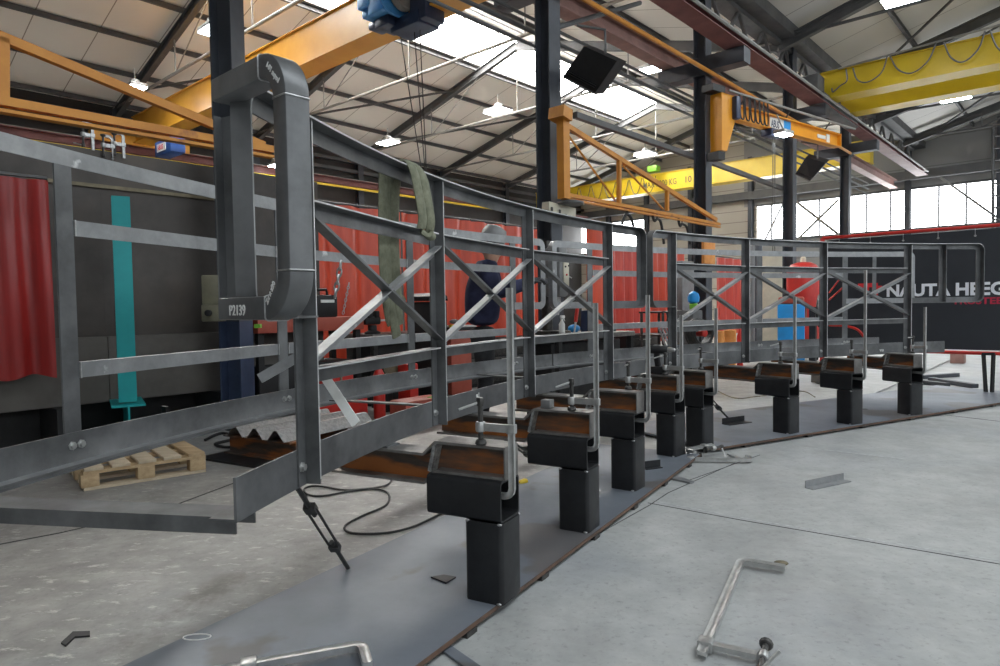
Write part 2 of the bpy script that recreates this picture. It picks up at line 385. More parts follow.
for L in (12.42, 13.67, 14.93, 16.2, 17.5, 9.7, 8.35, 7.0, 5.6):
    b = MB(); b.sweep([TL(T0, L, zr1(L)-.07), TL(TW, L, zr1(L)-.07)], Iprof(.06, .1, .012, .01)); struct(b.build('purlin', 'truss'))
for L in (3.0, 1.5, 0, -4.4):
    b = MB(); b.sweep([TL(T0, L, zr2(L)-.07), TL(TW, L, zr2(L)-.07)], Iprof(.06, .1, .012, .01)); struct(b.build('purlin', 'truss'))
FT = [-1.13, 2.4, 5.93, 9.46, 13.0, 16.53, 20.06, 23.6]
for t in FT:
    b = MB()
    for La, Lb in ((LC, LR), (LR, LE)):
        b.sweep([TL(t, La, zr1(La)-.24), TL(t, Lb, zr1(Lb)-.24)], Iprof(.12, .2, .018, .016))
    struct(b.build('roof_rafter', 'truss'))
    if t > 3:
        b = MB(); b.tube([TL(t, LC, 6.0), TL(t, LE, 6.0)], .032, 8)
        struct(b.build('tie_rod', 'pipe'))
        b = MB(); b.tube([TL(t, LR, 6.0), TL(t, LR, zr1(LR)-.2)], .02, 6)
        for L in (7.8, 14.2):
            b.tube([TL(t, L, 6.0), TL(t, L, zr1(L)-.25)], .016, 6)
            b.tube([TL(t, L, 6.0), TL(t, LR+(L-LR)*.35, zr1(LR+(L-LR)*.35)-.25)], .014, 6)
        struct(b.build('tie_hanger', 'pipe'))
    b = MB()
    for La, Lb in ((LC, LR2), (LR2, -9)):
        b.sweep([TL(t, La, zr2(La)-.24), TL(t, Lb, zr2(Lb)-.24)], Iprof(.12, .22, .018, .016))
    struct(b.build('roof_rafter', 'truss'))
    b = MB(); b.tube([TL(t, LC, 6.02), TL(t, -9, 6.02)], .03, 8)
    for L in (2.6, .2): b.tube([TL(t, L, 6.02), TL(t, L, zr2(L)-.25)], .016, 6)
    b.tube([TL(t, LC-.1, 6.02), TL(t, 2.6, zr2(2.6)-.25)], .022, 6)
    b.tube([TL(t, 2.6, 6.02), TL(t, .2, zr2(.2)-.25)], .022, 6)
    struct(b.build('tie_rod', 'truss'))
# diagonal wind braces under the roof
for (ta, La, tb, Lb, zf) in ((9.46, 16.6, 13, 13.3, zr1), (13, 16.6, 16.53, 13.3, zr1), (5.93, 16.6, 9.46, 13.3, zr1), (16.53, 9, 20.06, 6, zr1), (9.46, 3.6, 13, .4, zr2), (13, .4, 16.53, 3.6, zr2), (16.53, 3.6, 20.06, .4, zr2), (20.06, .4, 23.6, 3.6, zr2)):
    b = MB(); b.tube([TL(ta, La, zf(La)-.2), TL(tb, Lb, zf(Lb)-.2)], .03, 6); struct(b.build('wind_brace', 'truss'))
# left side wall of the far hall
b = MB(); b.prism([TL(T0, LE, 0), TL(TW, LE, 0), TL(TW, LE, ZE), TL(T0, LE, ZE)], W*.1); struct(b.build('wall_left', 'darkwall'))
for z in (5.75, 5.45): 
    b = MB(); b.bar(TL(T0, LE-.12, z), TL(TW, LE-.12, z), .12, .1); struct(b.build('eaves_rail', 'truss'))
for t in FT:
    b = MB(); b.sweep([TL(t, LE-.12, 0), TL(t, LE-.12, ZE-.1)], Iprof(.2, .2, .02, .016), side=U); struct(b.build('wall_post', 'column'))
b = MB(); b.prism([TL(T0, LE, 0), TL(T0, -9, 0), TL(T0, -9, 6.2), TL(T0, LR2, zr2(LR2)), TL(T0, LC, zr1(LC)), TL(T0, LR, zr1(LR)), TL(T0, LE, ZE)], -U*.1); struct(b.build('wall_front', 'greyclad'))
b = MB(); b.prism([TL(T0, -9, 0), TL(TW, -9, 0), TL(TW, -9, 3.4), TL(T0, -9, 3.4)], -W*.1); b.prism([TL(T0, -9, 5.0), TL(TW, -9, 5.0), TL(TW, -9, 6.1), TL(T0, -9, 6.1)], -W*.1); struct(b.build('wall_right', 'greyclad'))
# end wall with its ribbon of windows
ZW0, ZW1 = 3.44, 4.76
wx = [(566, 647), (757, 906.5), (911, 997)]
wL = [tuple(AT(x, 215, TW).dot(W) for x in ab) for ab in wx]
b = MB(); lo, hi = -9.0, LE
def wbox(b, L0, L1, z0, z1, t=TW, th=.15):
    b.prism([TL(t, L0, z0), TL(t, L1, z0), TL(t, L1, z1), TL(t, L0, z1)], U*th)
wbox(b, 10.2, hi, 0, ZW0); wbox(b, 10.2, hi, ZW1, 7.9)
seg = [hi]+[q for ab in wL for q in ab]+[lo]
wbox(b, seg[0], seg[1], ZW0, ZW1); wbox(b, seg[2], seg[3], ZW0, ZW1)
struct(b.build('wall_back', 'cladding'))
b = MB(); wbox(b, lo, 10.2, 0, ZW0); wbox(b, lo, 10.2, ZW1, 8.2); wbox(b, seg[4], seg[5], ZW0, ZW1); wbox(b, seg[6], seg[7], ZW0, ZW1)
struct(b.build('wall_back', 'greyclad'))
mull = [(588.5, 600), (771, 785, 819, 840, 866, 890), (938.5, 966)]
for i, (La, Lb) in enumerate(wL):
    b = MB(); wbox(b, La, Lb, ZW0, ZW1, TW+.08, .02); g = struct(b.build('window_%d' % (i+1), 'winglow')); tag(g, ['daylit ribbon window at the far end of the hall', 'long daylit window ribbon behind the columns', 'bright window ribbon above the lettered screen'][i], 'window')
    b = MB()
    for x in mull[i]:
        L = AT(x, 215, TW).dot(W); b.bar(TL(TW+.03, L, ZW0), TL(TW+.03, L, ZW1), .05, .05)
    for z in (ZW0, ZW1): b.bar(TL(TW-.02, La, z), TL(TW-.02, Lb, z), .08, .07)
    struct(b.build('window_frame', 'truss', g))
for L in (AT(648, 215, TW).dot(W), AT(692, 215, TW).dot(W), AT(752, 215, TW).dot(W), AT(908.5, 215, TW).dot(W), AT(1000, 215, TW).dot(W), AT(610, 215, TW).dot(W)):
    b = MB(); b.sweep([TL(TW-.12, L, 0), TL(TW-.12, L, 6.6)], Iprof(.16, .2, .018, .014), side=W); struct(b.build('wall_post', 'column'))
b = MB(); b.bar(TL(TW-.2, lo, 5.15), TL(TW-.2, LE, 5.15), .3, .28); struct(b.build('wall_beam', 'truss'))
b = MB(); b.tube([AT(940, 177, TW-.5), AT(996, 217, TW-.5)], .04, 6); struct(b.build('wall_brace', 'pipe'))
b = MB(); b.tube([AT(794, 200, TW-.5), AT(842, 237, TW-.5)], .05, 6); b.tube([AT(838, 200, TW-.5), AT(797, 240, TW-.5)], .045, 6)
b.tube([AT(786, 198, TW-.5), AT(765, 240, TW-.5)], .035, 6); struct(b.build('wall_brace', 'pipe'))
b = MB(); 
for x in (993, 1006): b.tube([AT(x, 245, TW-.9), AT(x, 128, TW-.9)], .04, 6)
for i in range(9): y = 136+i*12; b.tube([AT(993, y, TW-.9), AT(1006, y-1, TW-.9)], .03, 6)
tag(b.build('wall_ladder', 'truss'), 'dark steel cat ladder on the end wall at the right edge', 'ladder')
# columns between the two halls
CT = [2.27, 5.93, 9.78, 13.63, 17.48]
clab = ['dark blue building column behind the curved hoop, foot painted blue', 'black building column carrying the lattice jib, second from left', 'dark building column carrying the solid orange jib', 'dark column between the windows, under the orange jib tip', 'furthest slim dark column, beside the window ribbon']
cols = []
for i, t in enumerate(CT):
    L_ = LC if i else 5.98; t = t if i else 2.97; p = TL(t, L_)
    w = .2 if i else .215
    rt = struct(root('building_column', p, clab[i], 'column')); cols.append(rt)
    b = MB(); z0 = 1.0 if i == 0 else .3
    b.sweep([p+UP*z0, TL(t, L_, zr1(L_)-.1)], Iprof(w, w*1.0, .016, .012), side=U if i else (U*.85+W*.5).normalized()); b.build('shaft', 'column', rt)
    b = MB(); b.sweep([p+UP*.02, p+UP*z0], Iprof(w, w, .016, .012), side=U if i else (U*.85+W*.5).normalized()); b.build('shaft_foot', 'colblue' if i == 0 else 'column', rt)
    b = MB(); b.box(p+UP*.012, (w*(1.7 if i else 1.2), w*(1.7 if i else 1.2), .024), (U, W, UP)); b.build('base_plate', 'column', rt)
# crane runways
def runway(L, zt, t0, t1, m, label, hgt=.3, rail=True, br=0):
    rt = struct(root('crane_runway', TL(t0, L, zt-hgt), label, 'crane runway'))
    b = MB(); b.sweep([TL(t0, L, zt-hgt/2), TL(t1, L, zt-hgt/2)], Iprof(.22, hgt, .02, .014)); b.build('runway_beam', m, rt)
    if rail:
        b = MB(); b.bar(TL(t0, L, zt+.02), TL(t1, L, zt+.02), .05, .04); b.build('rail', 'pipe', rt)
    if br:
        for t in CT[1:]:
            b = MB(); b.box(TL(t, (L+LC)/2, zt-hgt-.13), (.24, abs(L-LC)+.3, .22), (U, W, UP)); b.build('bracket', 'column', rt)
    return rt
rw = runway(4.03, 4.97, T0, 23.5, 'runway', 'red oxide crane runway with pale rail on the near side of the columns', .13, br=1)
b = MB(); b.tube([TL(T0, 3.87, 4.93), TL(23.4, 3.87, 4.93)], .025, 6); b.build('rail_pipe', 'pipe', rw)
b = MB(); b.bar(TL(T0, 4.03, 4.845), TL(23.5, 4.03, 4.845), .3, .012); b.build('bottom_plate', 'runway', rw)
b = MB(); b.bar(TL(T0, LC, 5.35), TL(TW-.3, LC, 5.35), .1, .1); b.bar(TL(T0, LC, 5.98), TL(TW-.3, LC, 5.98), .12, .1)
t = T0
while t < TW-1.2: b.bar(TL(t, LC, 5.35), TL(t+.55, LC, 5.98), .05, .05); b.bar(TL(t+.55, LC, 5.98), TL(t+1.1, LC, 5.35), .05, .05); t += 1.1
struct(b.build('lattice_girder', 'truss'))
b = MB(); b.box(TL(9, LC, zr1(LC)+.02), (33, .6, .3), (U, W, UP)); struct(b.build('valley_gutter', 'truss'))
runway(5.1, 5.05, T0, TW-.3, 'pink', 'faded crane runway behind the columns', .26, br=1)
r = runway(17.2, 5.06, T0, TW-.3, 'runway', 'red crane runway along the dark left side wall', .2)
b = MB(); b.bar(TL(T0, 17.0, 4.78), TL(TW-.4, 17.0, 4.78), .05, .06); part_label(b.build('conductor_rail', 'yellow', r), 'yellow conductor rail under the runway')
b = MB(); b.tube([TL(T0, 4.34, 4.52), TL(17, 4.34, 4.52)], .03, 8); tag(b.build('conduit_pipe', 'orange'), 'orange yellow pipe running along the column row under the runway', 'pipe')
b = MB(); b.tube([TL(T0, 4.9, 4.1), TL(21, 4.9, 4.1)], .02, 6); b.tube([TL(T0, 4.9, 4.25), TL(21, 4.9, 4.25)], .025, 6); b.tube([TL(T0, 4.9, 4.4), TL(21, 4.9, 4.4)], .02, 6); struct(b.build('conduit_run', 'truss'))
b = MB(); b.bar(AL(575, 115, 4.7), AL(697, 158, 4.7), .07, .07); struct(b.build('column_brace', 'truss'))
b = MB(); b.bar(AL(705, 160, 4.7), AL(786, 190, 4.7), .07, .07); struct(b.build('column_brace', 'truss'))
b = MB(); b.tube([AL(555, 28, 4.62), AL(640, 3, 4.62)], .03, 8); struct(b.build('column_arm', 'truss'))

# floor joints and slab cracks
def fstrip(name, pts, w, m, z=.0015):
    b = MB(); ps = [V(p) for p in pts]
    for p, q in zip(ps, ps[1:]):
        d = (q-p).normalized(); n = d.cross(UP)*w/2; b.prism([p+n+UP*z*.1, q+n+UP*z*.1, q-n+UP*z*.1, p-n+UP*z*.1], UP*z)
    return struct(b.build(name, m))
fstrip('trim_1', [AZ(648, 503), AZ(740, 520), AZ(1010, 566)], .006, 'joint'); fstrip('trim_2', [AZ(655, 501.5), AZ(742, 518), AZ(1012, 563)], .012, 'jointpale', .001)
fstrip('trim_3', [AZ(800, 447), AZ(905, 459)], .016, 'jointpale'); fstrip('trim_4', [AZ(945, 415), AZ(1005, 422)], .012, 'joint')
fstrip('trim_5', [AZ(600, 533), AZ(650, 505), AZ(668, 493), AZ(735, 463)], .005, 'joint'); fstrip('trim_6', [AZ(690, 480), AZ(760, 455)], .005, 'joint')
fstrip('trim_7', [AZ(-40, 552), AZ(60, 533), AZ(165, 509), AZ(237, 482)], .014, 'joint')
# ================================================================== THE GANGWAY
GX, GY, GR, GW = 5.548, .700, 6.305, .973
ZB, ZL, ZLOW, ZM, ZT, ZLOOP = .558, .674, .922, 1.434, 1.683, 1.075
def G(a, r=GR, z=0.0): return V((GX-r*cos(a), GY+r*sin(a), z))
def gout(a): return V((cos(a), -sin(a), 0))
def gtan(a): return V((sin(a), cos(a), 0))
PB = [.2344, .403, .5646, .7301, .8713, 1.0345, 1.2022, 1.3654]
PA = [x-.018 for x in PB]; PA[7] += .007
def arc(a0, a1, r, z, step=.02):
    n = max(2, int(abs(a1-a0)/step)); return [(a0+(a1-a0)*i/n, r, z) for i in range(n+1)]
def loop_path(ps, a_s, a_e, pe, r, rb=.075, open_start=None):
    """handrail with a rounded hoop at each end; returns polar points"""
    pts = []; db = rb/r; q = [i*pi/2/6 for i in range(7)]
    if open_start is not None: pts += arc(open_start, a_e-db, r, ZT)
    else:
        pts += arc(ps, a_s+db, r, ZLOOP)
        pts += [(a_s+db-db*sin(x), r, ZLOOP+rb-rb*cos(x)) for x in q[1:]]
        pts += [(a_s+db-db*cos(x), r, ZT-rb+rb*sin(x)) for x in q]
        pts += arc(a_s+db, a_e-db, r, ZT)[1:]
    pts += [(a_e-db+db*sin(x), r, ZT-rb+rb*cos(x)) for x in q[1:]]
    pts += [(a_e-db+db*cos(x), r, ZLOOP+rb-rb*sin(x)) for x in q]
    pts += arc(a_e-db, pe, r, ZLOOP)[1:]
    return pts
def psweep(b, pts, prof, sgn=1):
    b.sweep([G(*p) for p in pts], [(q[0], q[1]) for q in prof], side=lambda i: gout(pts[i][0]))
LH = Lprof(.056, .007); LC2 = Lprof(.052, .006); LD = Lprof(.042, .005)
neg = lambda pr: [(-x, y) for x, y in pr]
def bolt(b, p, n, r=.011, l=.012):
    b.lathe(p, n, [(r*1.5, 0), (r*1.5, .003), (r, .0035), (r, l)], 6)
def section(name_label, posts, posts_b, ends, loops, g, bstart=None):
    a0, a1 = ends; RB = GR+GW
    rt = root('gangway_section', G((a0+a1)/2, GR+GW/2, 0), name_label, 'gangway', g)
    # edge beams
    b = MB(); psweep(b, arc(a0, a1, GR, ZB), [(0, 0), (0, ZL-ZB), (-.008, ZL-ZB), (-.008, .008), (-.08, .008), (-.08, 0)]); b.build('edge_beam', 'steel', rt)
    b = MB(); psweep(b, arc(a0, a1, RB, ZB), [(0, 0), (.085, 0), (.085, .008), (.012, .011), (.008, .018), (.008, ZL-ZB), (0, ZL-ZB)]); eb = b.build('edge_beam', 'steel', rt)
    b = MB(); psweep(b, arc(a0, a1, RB, ZB), [(.013, .0115), (.05, .0085), (.05, .0095), (.014, .013)]); b.build('flange_sheen', 'rail', eb)  # paler strip puts the shine of the flange into its colour
    # truss side
    b = MB(); psweep(b, loop_path(posts[0], loops[0], loops[1], posts[-1], GR), LH); hr = b.build('handrail', 'steel', rt)
    b = MB(); psweep(b, [q for q in loop_path(posts[0], loops[0], loops[1], posts[-1], GR) if q[2] > ZT-.05], [(.0562, -.0062), (.0572, -.0062), (.0572, -.0008), (.0562, -.0008)]); b.build('cut_edge_glint', 'edgeglint', hr)  # thin pale strip paints the glint along the flange's cut edge
    w, t = .052, .007
    for a in posts:
        sh = V((0, 0, 0))
        b = MB(); b.sweep([G(a, GR, ZB+.004)+sh, G(a, GR, ZT-.008)+sh], [(0, 0), (w, 0), (w, t), (t, t), (t, w), (0, w)], side=gout(a))
        o = b.build('post', 'steel', rt)
        b = MB(); b.bar(G(a, GR-w-.0006, ZB+.02)-gtan(a)*.0035, G(a, GR-w-.0006, ZT-.015)-gtan(a)*.0035, .001, .0055, side=gout(a)); b.build('cut_edge_glint', 'edgeglint', o)
        b = MB(); bolt(b, G(a, GR, ZB+.062)+sh-gtan(a)*.034+gout(a)*.007, gout(a)); b.build('bolt', 'chrome', o)
    for a, c in zip(posts, posts[1:]):
        p = lambda x, z, k: G(x, GR-.001, z)+gtan(x)*k
        for z, nm in ((ZM, 'mid_rail'), (ZLOW, 'lower_rail')):
            b = MB(); b.sweep([p(a, z, .001), p(c, z, -.06)], LC2); mr = b.build(nm, 'steel', rt)
            b = MB(); b.sweep([p(a, z, .001), p(c, z, -.06)], [(.0522, -.0055), (.0532, -.0055), (.0532, -.0005), (.0522, -.0005)]); b.build('cut_edge_glint', 'edgeglint', mr)
        d = (G(c)-G(a)).normalized(); S = d.cross(UP)
        for (q0, q1, off) in ((p(a, ZLOW+.03, .01), p(c, ZM-.05, -.005), 0), (p(c, ZLOW+.03, -.02), p(a, ZM-.05, .015), .004)):
            b = MB(); b.sweep([q0+S*off, q1+S*off], LD, side=S); b.build('diagonal_brace', 'steel' if off else 'rail', rt)  # rising braces take paler steel, light on their upward faces put into colour
    # rail side
    posts = posts_b
    lp = loop_path(posts[0], loops[0], loops[1], posts[-1], RB, open_start=bstart)
    b = MB(); psweep(b, lp, neg(Lprof(.05, .006, .06))); b.build('handrail', 'rail', rt)
    for a in posts:
        sh = gtan(a)*.02
        b = MB(); b.sweep([G(a, RB, ZB+.01)+sh, G(a, RB, ZT-.008)+sh], [(0, 0), (-w, 0), (-w, t), (-t, t), (-t, .07), (0, .07)], side=gout(a)); o = b.build('post', 'steel', rt)
        for k in (-.012, -.05):
            b = MB(); bolt(b, G(a, RB, ZB+.07)+gtan(a)*(k+.02)+gout(a)*.008, gout(a)); b.build('bolt', 'chrome', o)
    for a, c in zip(posts, posts[1:]):
        for z, nm in ((ZM, 'mid_rail'), (ZLOW, 'lower_rail')):
            b = MB(); b.sweep([G(a, RB, z)+gtan(a)*.021, G(c, RB, z)-gtan(c)*.05], neg(Lprof(.04, .006, .056))); o = b.build(nm, 'rail', rt)
            for e, k in ((a, .024), (c, -.052)):
                b = MB(); b.box(G(e, RB-.003, z-.028)+gtan(e)*k, (.006, .006, .058), (gout(e), gtan(e), UP)); b.build('weld_bead', 'weld', o)
    # deck cross members
    n = int((a1-a0)/.16)
    for i in range(1, n):
        a = a0+(a1-a0)*i/n+.07
        b = MB(); b.bar(G(a, GR+.09, ZB+.03), G(a, RB-.09, ZB+.03), .05, .008); b.build('deck_strap', 'steel', rt)
    return rt
sec1 = section('near curved section of dark steel gangway with crossed braces and square hoop end', PA[:4], PB[:4], (.157, .795), (.161, .786), 'curved gangway sections', .1)
sec2 = section('far curved section of dark steel gangway ending before the lettered screen', PA[4:], PB[4:], (.7975, 1.425), (.799, 1.488), 'curved gangway sections')
for r in (GR, GR+GW):
    a = 1.42; b = MB(); sg = 1 if r == GR else -1
    b.sweep([G(a, r, ZLOOP+.006), G(a, r, ZT-.008)], [(0, 0), (sg*.05, 0), (sg*.05, .006), (sg*.006, .006), (sg*.006, .05), (0, .05)], side=gout(a)); b.build('hoop_bar', 'steel', sec2)
# end channel between the edge beams
b = MB(); a = .1715
b.sweep([G(a, GR+.03, ZB-.001), G(a, GR+GW+.02, ZB-.001)], Uprof(.1, .045, .006)); b.build('end_channel', 'steel', sec1)
# short loose-ended brace behind the first post
b = MB(); p, q = AY(262, 383, 3.0), AY(302, 360, 3.02); b.sweep([p, q], Lprof(.045, .005), side=(q-p).cross(UP)*-1); b.build('stub_brace', 'rail', sec1)
# square hoop at the near end, turned out from the truss
E_ = -W; Pc = AY(223.5, 93, 1.73); Pb = AY(225.5, 309, 1.73); Pb.x, Pb.y = Pc.x, Pc.y
sl, rc = .32, .083
prof = rrect(.062, .056, .006, 2)
def hp(s_, z): return V((Pc.x, Pc.y, z))+E_*s_
zt_, zb_ = Pc.z, Pb.z
b = MB(); b.sweep([hp(0, zt_), hp(sl-rc-.002, zt_)], prof, side=U); b.build('hoop_arm', 'steel', sec1)
b = MB(); b.sweep([hp(0, zb_), hp(sl-rc-.002, zb_)], prof, side=U); arm = b.build('hoop_arm', 'steel', sec1)
b = MB(); b.sweep([hp(sl, zt_-rc-.003), hp(sl, zb_+rc+.003)], prof, side=U); b.build('hoop_upright', 'steel', sec1)
for zc, t0, t1 in ((zt_-rc, pi/2, 0), (zb_+rc, 0, -pi/2)):
    b = MB(); b.sweep(arcpts(hp(sl-rc, zc), E_, UP, rc, t0, t1, 10), prof, side=U); el = b.build('hoop_elbow', 'steel', sec1)
    for s_, z, ax in (((sl-rc-.001, zt_, 0) if zc > 1.4 else (sl-rc-.001, zb_, 0)), (sl, zc-.0015 if zc > 1.4 else zc+.0015, 1)):
        ring = [hp(s_, z)+U*x+(UP if ax == 0 else E_)*y for x, y in rrect(.064, .058, .007, 2)]
        b = MB(); b.tube(ring, .0022, 5, closed=True); b.build('weld_bead', 'weld', el)
    o = hp(sl-rc, zc)-U*.0315
    if zc > 1.4: lettering('chalk_mark', 'I-01 nqwd', .017, o+E_*.035+UP*.075, E_*.7-UP*.7, E_*.7+UP*.7, 'chalk', sec1, fat=.0004)
    else: lettering('chalk_mark', 'Zc x z20', .017, o+E_*.012-UP*.075, E_*.6+UP*.8, -E_*.8+UP*.6, 'chalk', sec1, fat=.0004)
lettering('chalk_mark', 'P2139', .036, hp(.06, zb_-.016)-U*.0315, E_, UP, 'chalk', sec1, sx=.92, fat=.0004)
pc = AY(235, 200, 1.84); b = MB(); b.sweep([V((pc.x, pc.y, 1.105)), V((pc.x, pc.y, 1.63))], [(-.042, 0), (.042, 0), (.042, .03), (.036, .03), (.036, .006), (-.036, .006), (-.036, .03), (-.042, .03)], side=(E_*.9+U*.2).normalized()); b.build('hoop_channel', 'steel', sec1)
# chalk marks on the edge beam and rails
a = .45; lettering('chalk_mark', 'n.1', .03, G(a, GR-.001, ZB+.075), gtan(a), UP, 'chalk', sec1, fat=.001)
a = .272; lettering('chalk_mark', 'Sk', .04, G(a, GR+GW-.002, ZLOW-.045), gtan(a), UP, 'chalk', sec1, sx=1.4, fat=.002)
a = 1.3; lettering('chalk_mark', 'V18', .03, G(a, GR-.001, ZB+.03), gtan(a), UP, 'chalk', sec2, fat=.001)

# ================================================================== SUPPORT STANDS, BEAMS, CLAMPS
ST = [(503.5, 607), (589, 534), (635.5, 492), (675.5, 457.5), (704, 448.5), (789.5, 434.5), (852, 425), (911, 415.5)]
ordn = ['nearest', 'second nearest', 'third', 'fourth', 'fifth', 'sixth', 'seventh', 'furthest']
ZP0, ZP1, ZBX, ZS0, ZS1 = .035, .327, .48, .48, .6
CLX = [(508, 288), (594, 303), (649, 295), (680, 315), (720, 308), (788, 297), (867, 270), (927, 307)]
beam_end = []
def clamp(loc, barv, armv, length, slide, gap, label, group=None, spindle=True, m='chrome', k=1.0, foot=.09):
    """bar clamp: bar from loc along barv, fixed jaw at loc along armv, sliding jaw at slide"""
    rt = root('bar_clamp', loc, label, 'clamp', group); loc = V(loc)
    B_, A_ = V(barv).normalized(), V(armv).normalized(); S_ = B_.cross(A_)
    b = MB(); pts = [loc+A_*gap, loc+A_*(gap*.45)]+arcpts(loc+A_*.03+B_*.03, -A_, B_, .03, -pi/2, 0, 5)
    pts = [loc+A_*gap]+[loc+A_*.03+B_*.03+(-A_)*(.03*cos(x))-B_*(.03*sin(x)) for x in (pi/2, pi/3, pi/6, 0)]+[loc+B_*.2, loc+B_*length]
    prof = [(-.011, -.006), (-.011, .006), (-.005, .0035), (.005, .0035), (.011, .006), (.011, -.006), (.005, -.0035), (-.005, -.0035)]
    b.sweep(pts, [(y*1.25*k, x*k) for x, y in prof], side=S_); b.build('bar', m, rt)
    b = MB(); b.box(loc+B_*slide, (.034*k, .026*k, .034*k), (A_, S_, B_), .004)
    b.sweep([loc+B_*slide+A_*.012, loc+B_*slide+A_*(gap-.012)], [(-.008, -.014), (.008, -.014), (.008, .014), (-.008, .014)], side=S_)
    b.lathe(loc+B_*(slide-.018)+A_*gap, B_, [(.016, 0), (.019, .006), (.019, .03), (.016, .036)], 10)
    b.build('sliding_arm', m, rt)
    if spindle:
        b = MB(); b.tube([loc+B_*(slide+.1)+A_*gap, loc+B_*(slide-foot+.008)+A_*gap], .0095, 8)
        b.lathe(loc+B_*(slide+.075)+A_*gap, B_, [(.012, 0), (.014, .004), (.014, .026), (.011, .03)], 8)
        b.lathe(loc+B_*(slide-foot)+A_*gap, B_, [(.02, 0), (.022, .005), (.018, .016), (.011, .02)], 12)
        sp = b.build('spindle', 'screw', rt)
        b = MB(); c = loc+B_*(slide+.09)+A_*gap; hd = (A_*.6+S_*.7-B_*.25).normalized() if random.random() < .5 else (A_*-.2+S_*.9).normalized()
        b.tube([c-hd*.01, c+hd*.085], .005, 6); b.build('tommy_bar', m, sp)
    return rt
for i, (px, py) in enumerate(ST):
    P = AZ(px, py, ZP0); a = math.atan2(P.y-GY, GX-P.x); aa = a+(.2, .09, .05, .03, .02, 0, 0, 0)[i]; o, t = gout(aa), gtan(aa)
    c = P-o*.08+t*.078
    grp = 'black tube stands under the gangway'
    rt = root('support_stand', V((c.x, c.y, ZP0)), '%s of the black square tube stands counting from the camera' % ordn[i], 'stand', grp)
    q = rrect(.155, .155, .018, 3)
    b = MB(); b.sweep([V((c.x, c.y, ZP0)), V((c.x, c.y, ZP1))], q, side=o, hole=rrect(.139, .139, .012, 3)); b.build('post', 'dark', rt)
    b = MB(); b.sweep([V((c.x, c.y, (ZP1+ZBX)/2))-o*.24, V((c.x, c.y, (ZP1+ZBX)/2))+o*.072], rrect(.15, ZBX-ZP1-.002, .018, 3), hole=rrect(.134, ZBX-ZP1-.018, .012, 3)); b.build('cross_tube', 'dark', rt)
    for sx, sy, sz in ((.066, .074, ZP1), (.066, -.074, ZP1), (-.066, -.074, ZP1), (.06, -.075, ZP0+.005)):
        b = MB(); b.ball(V((c.x, c.y, sz-.001))+o*sx+t*sy, .005, (2.2, 1, 1), (o, t, UP), 8); b.build('weld_bead', 'weld', rt)
    # cranked beam on top
    base = V((c.x, c.y, ZS0)); e0 = base+o*.075
    ri = .06*(i == 0)+(G(a, GR+.24)-V((c.x, c.y, 0))).dot(-o)    # inner reach
    bt = root('support_beam', e0-o*.3, 'rusty cranked steel beam on the %s black stand' % ordn[i], 'beam', 'cranked beams under the gangway')
    bh = ZS1-ZS0; dz = .05; 
    b = MB(); path = [e0+UP*bh/2, e0-o*.29+UP*bh/2, e0-o*.345+UP*(bh/2-dz), e0-o*(ri+.075)+UP*(bh/2-dz)]
    b.sweep(path, [(-.0045, -bh/2+.008), (.0045, -bh/2+.008), (.0045, bh/2-.008), (-.0045, bh/2-.008)], side=t); b.build('web', 'rust', bt)
    for k in (-1, 1):
        b = MB(); b.sweep([q+UP*k*(bh/2-.005) for q in path], [(-.054, -.005), (.054, -.005), (.054, .005), (-.054, .005)], side=t); b.build('flange', 'scale', bt)
    b = MB(); b.box(e0+o*.003+UP*bh/2, (.006, .106, bh), (o, t, UP), .002); b.build('end_plate', 'scale', bt)
    for s in (-1, 1):
        b = MB(); b.bar(e0-o*.292+UP*(bh-.012)+t*s*.029, e0-o*.318+UP*.002+t*s*.029, .048, .014, side=t); b.build('stiffener', 'weldgrey', bt)
    b = MB(); rA = (G(a)-V((c.x, c.y, 0))).dot(-o)
    b.box(base-o*(rA+.04)+UP*((bh-dz)+(ZB-ZS0-bh+dz)/2), (.05, .08, max(.004, ZB-ZS0-bh+dz-.001)), (o, t, UP)); b.build('packer', 'steel', bt)
    # clamp
    cx, ty = CLX[i]
    r0 = ray(cx, ty); d0 = (e0+o*.02)
    # bar foot beside the stub end, on the tube's axis
    loc = V((d0.x, d0.y, .425))
    k = (ray(cx, 400)); 
    tt = ((k.x/k.y)*loc.y-loc.x)/(t.x-(k.x/k.y)*t.y) if abs(t.x-(k.x/k.y)*t.y) > .05 else 0
    tt = max(-.05, min(.05, tt)); loc = loc+t*tt
    top = AY(cx, ty, loc.y).z
    clamp(loc+o*.012, UP, -o, top-loc.z, (.668, .65, .66, .655, .67, .68, .66, .665)[i]-loc.z, .125, 'upright bar clamp holding the beam on the %s black stand' % ordn[i], 'upright bar clamps on the stands', foot=(.668, .65, .66, .655, .67, .68, .66, .665)[i]-.6035)
    beam_end.append((e0, o, t, a))
e0, o, t, a = beam_end[1]
b = MB(); b.box(e0-o*.24+UP*(.12+.022), (.05, .05, .04), (o, t, UP), .003); tag(b.build('packing_block', 'grey'), 'small square steel block on the second nearest rusty beam', 'block')
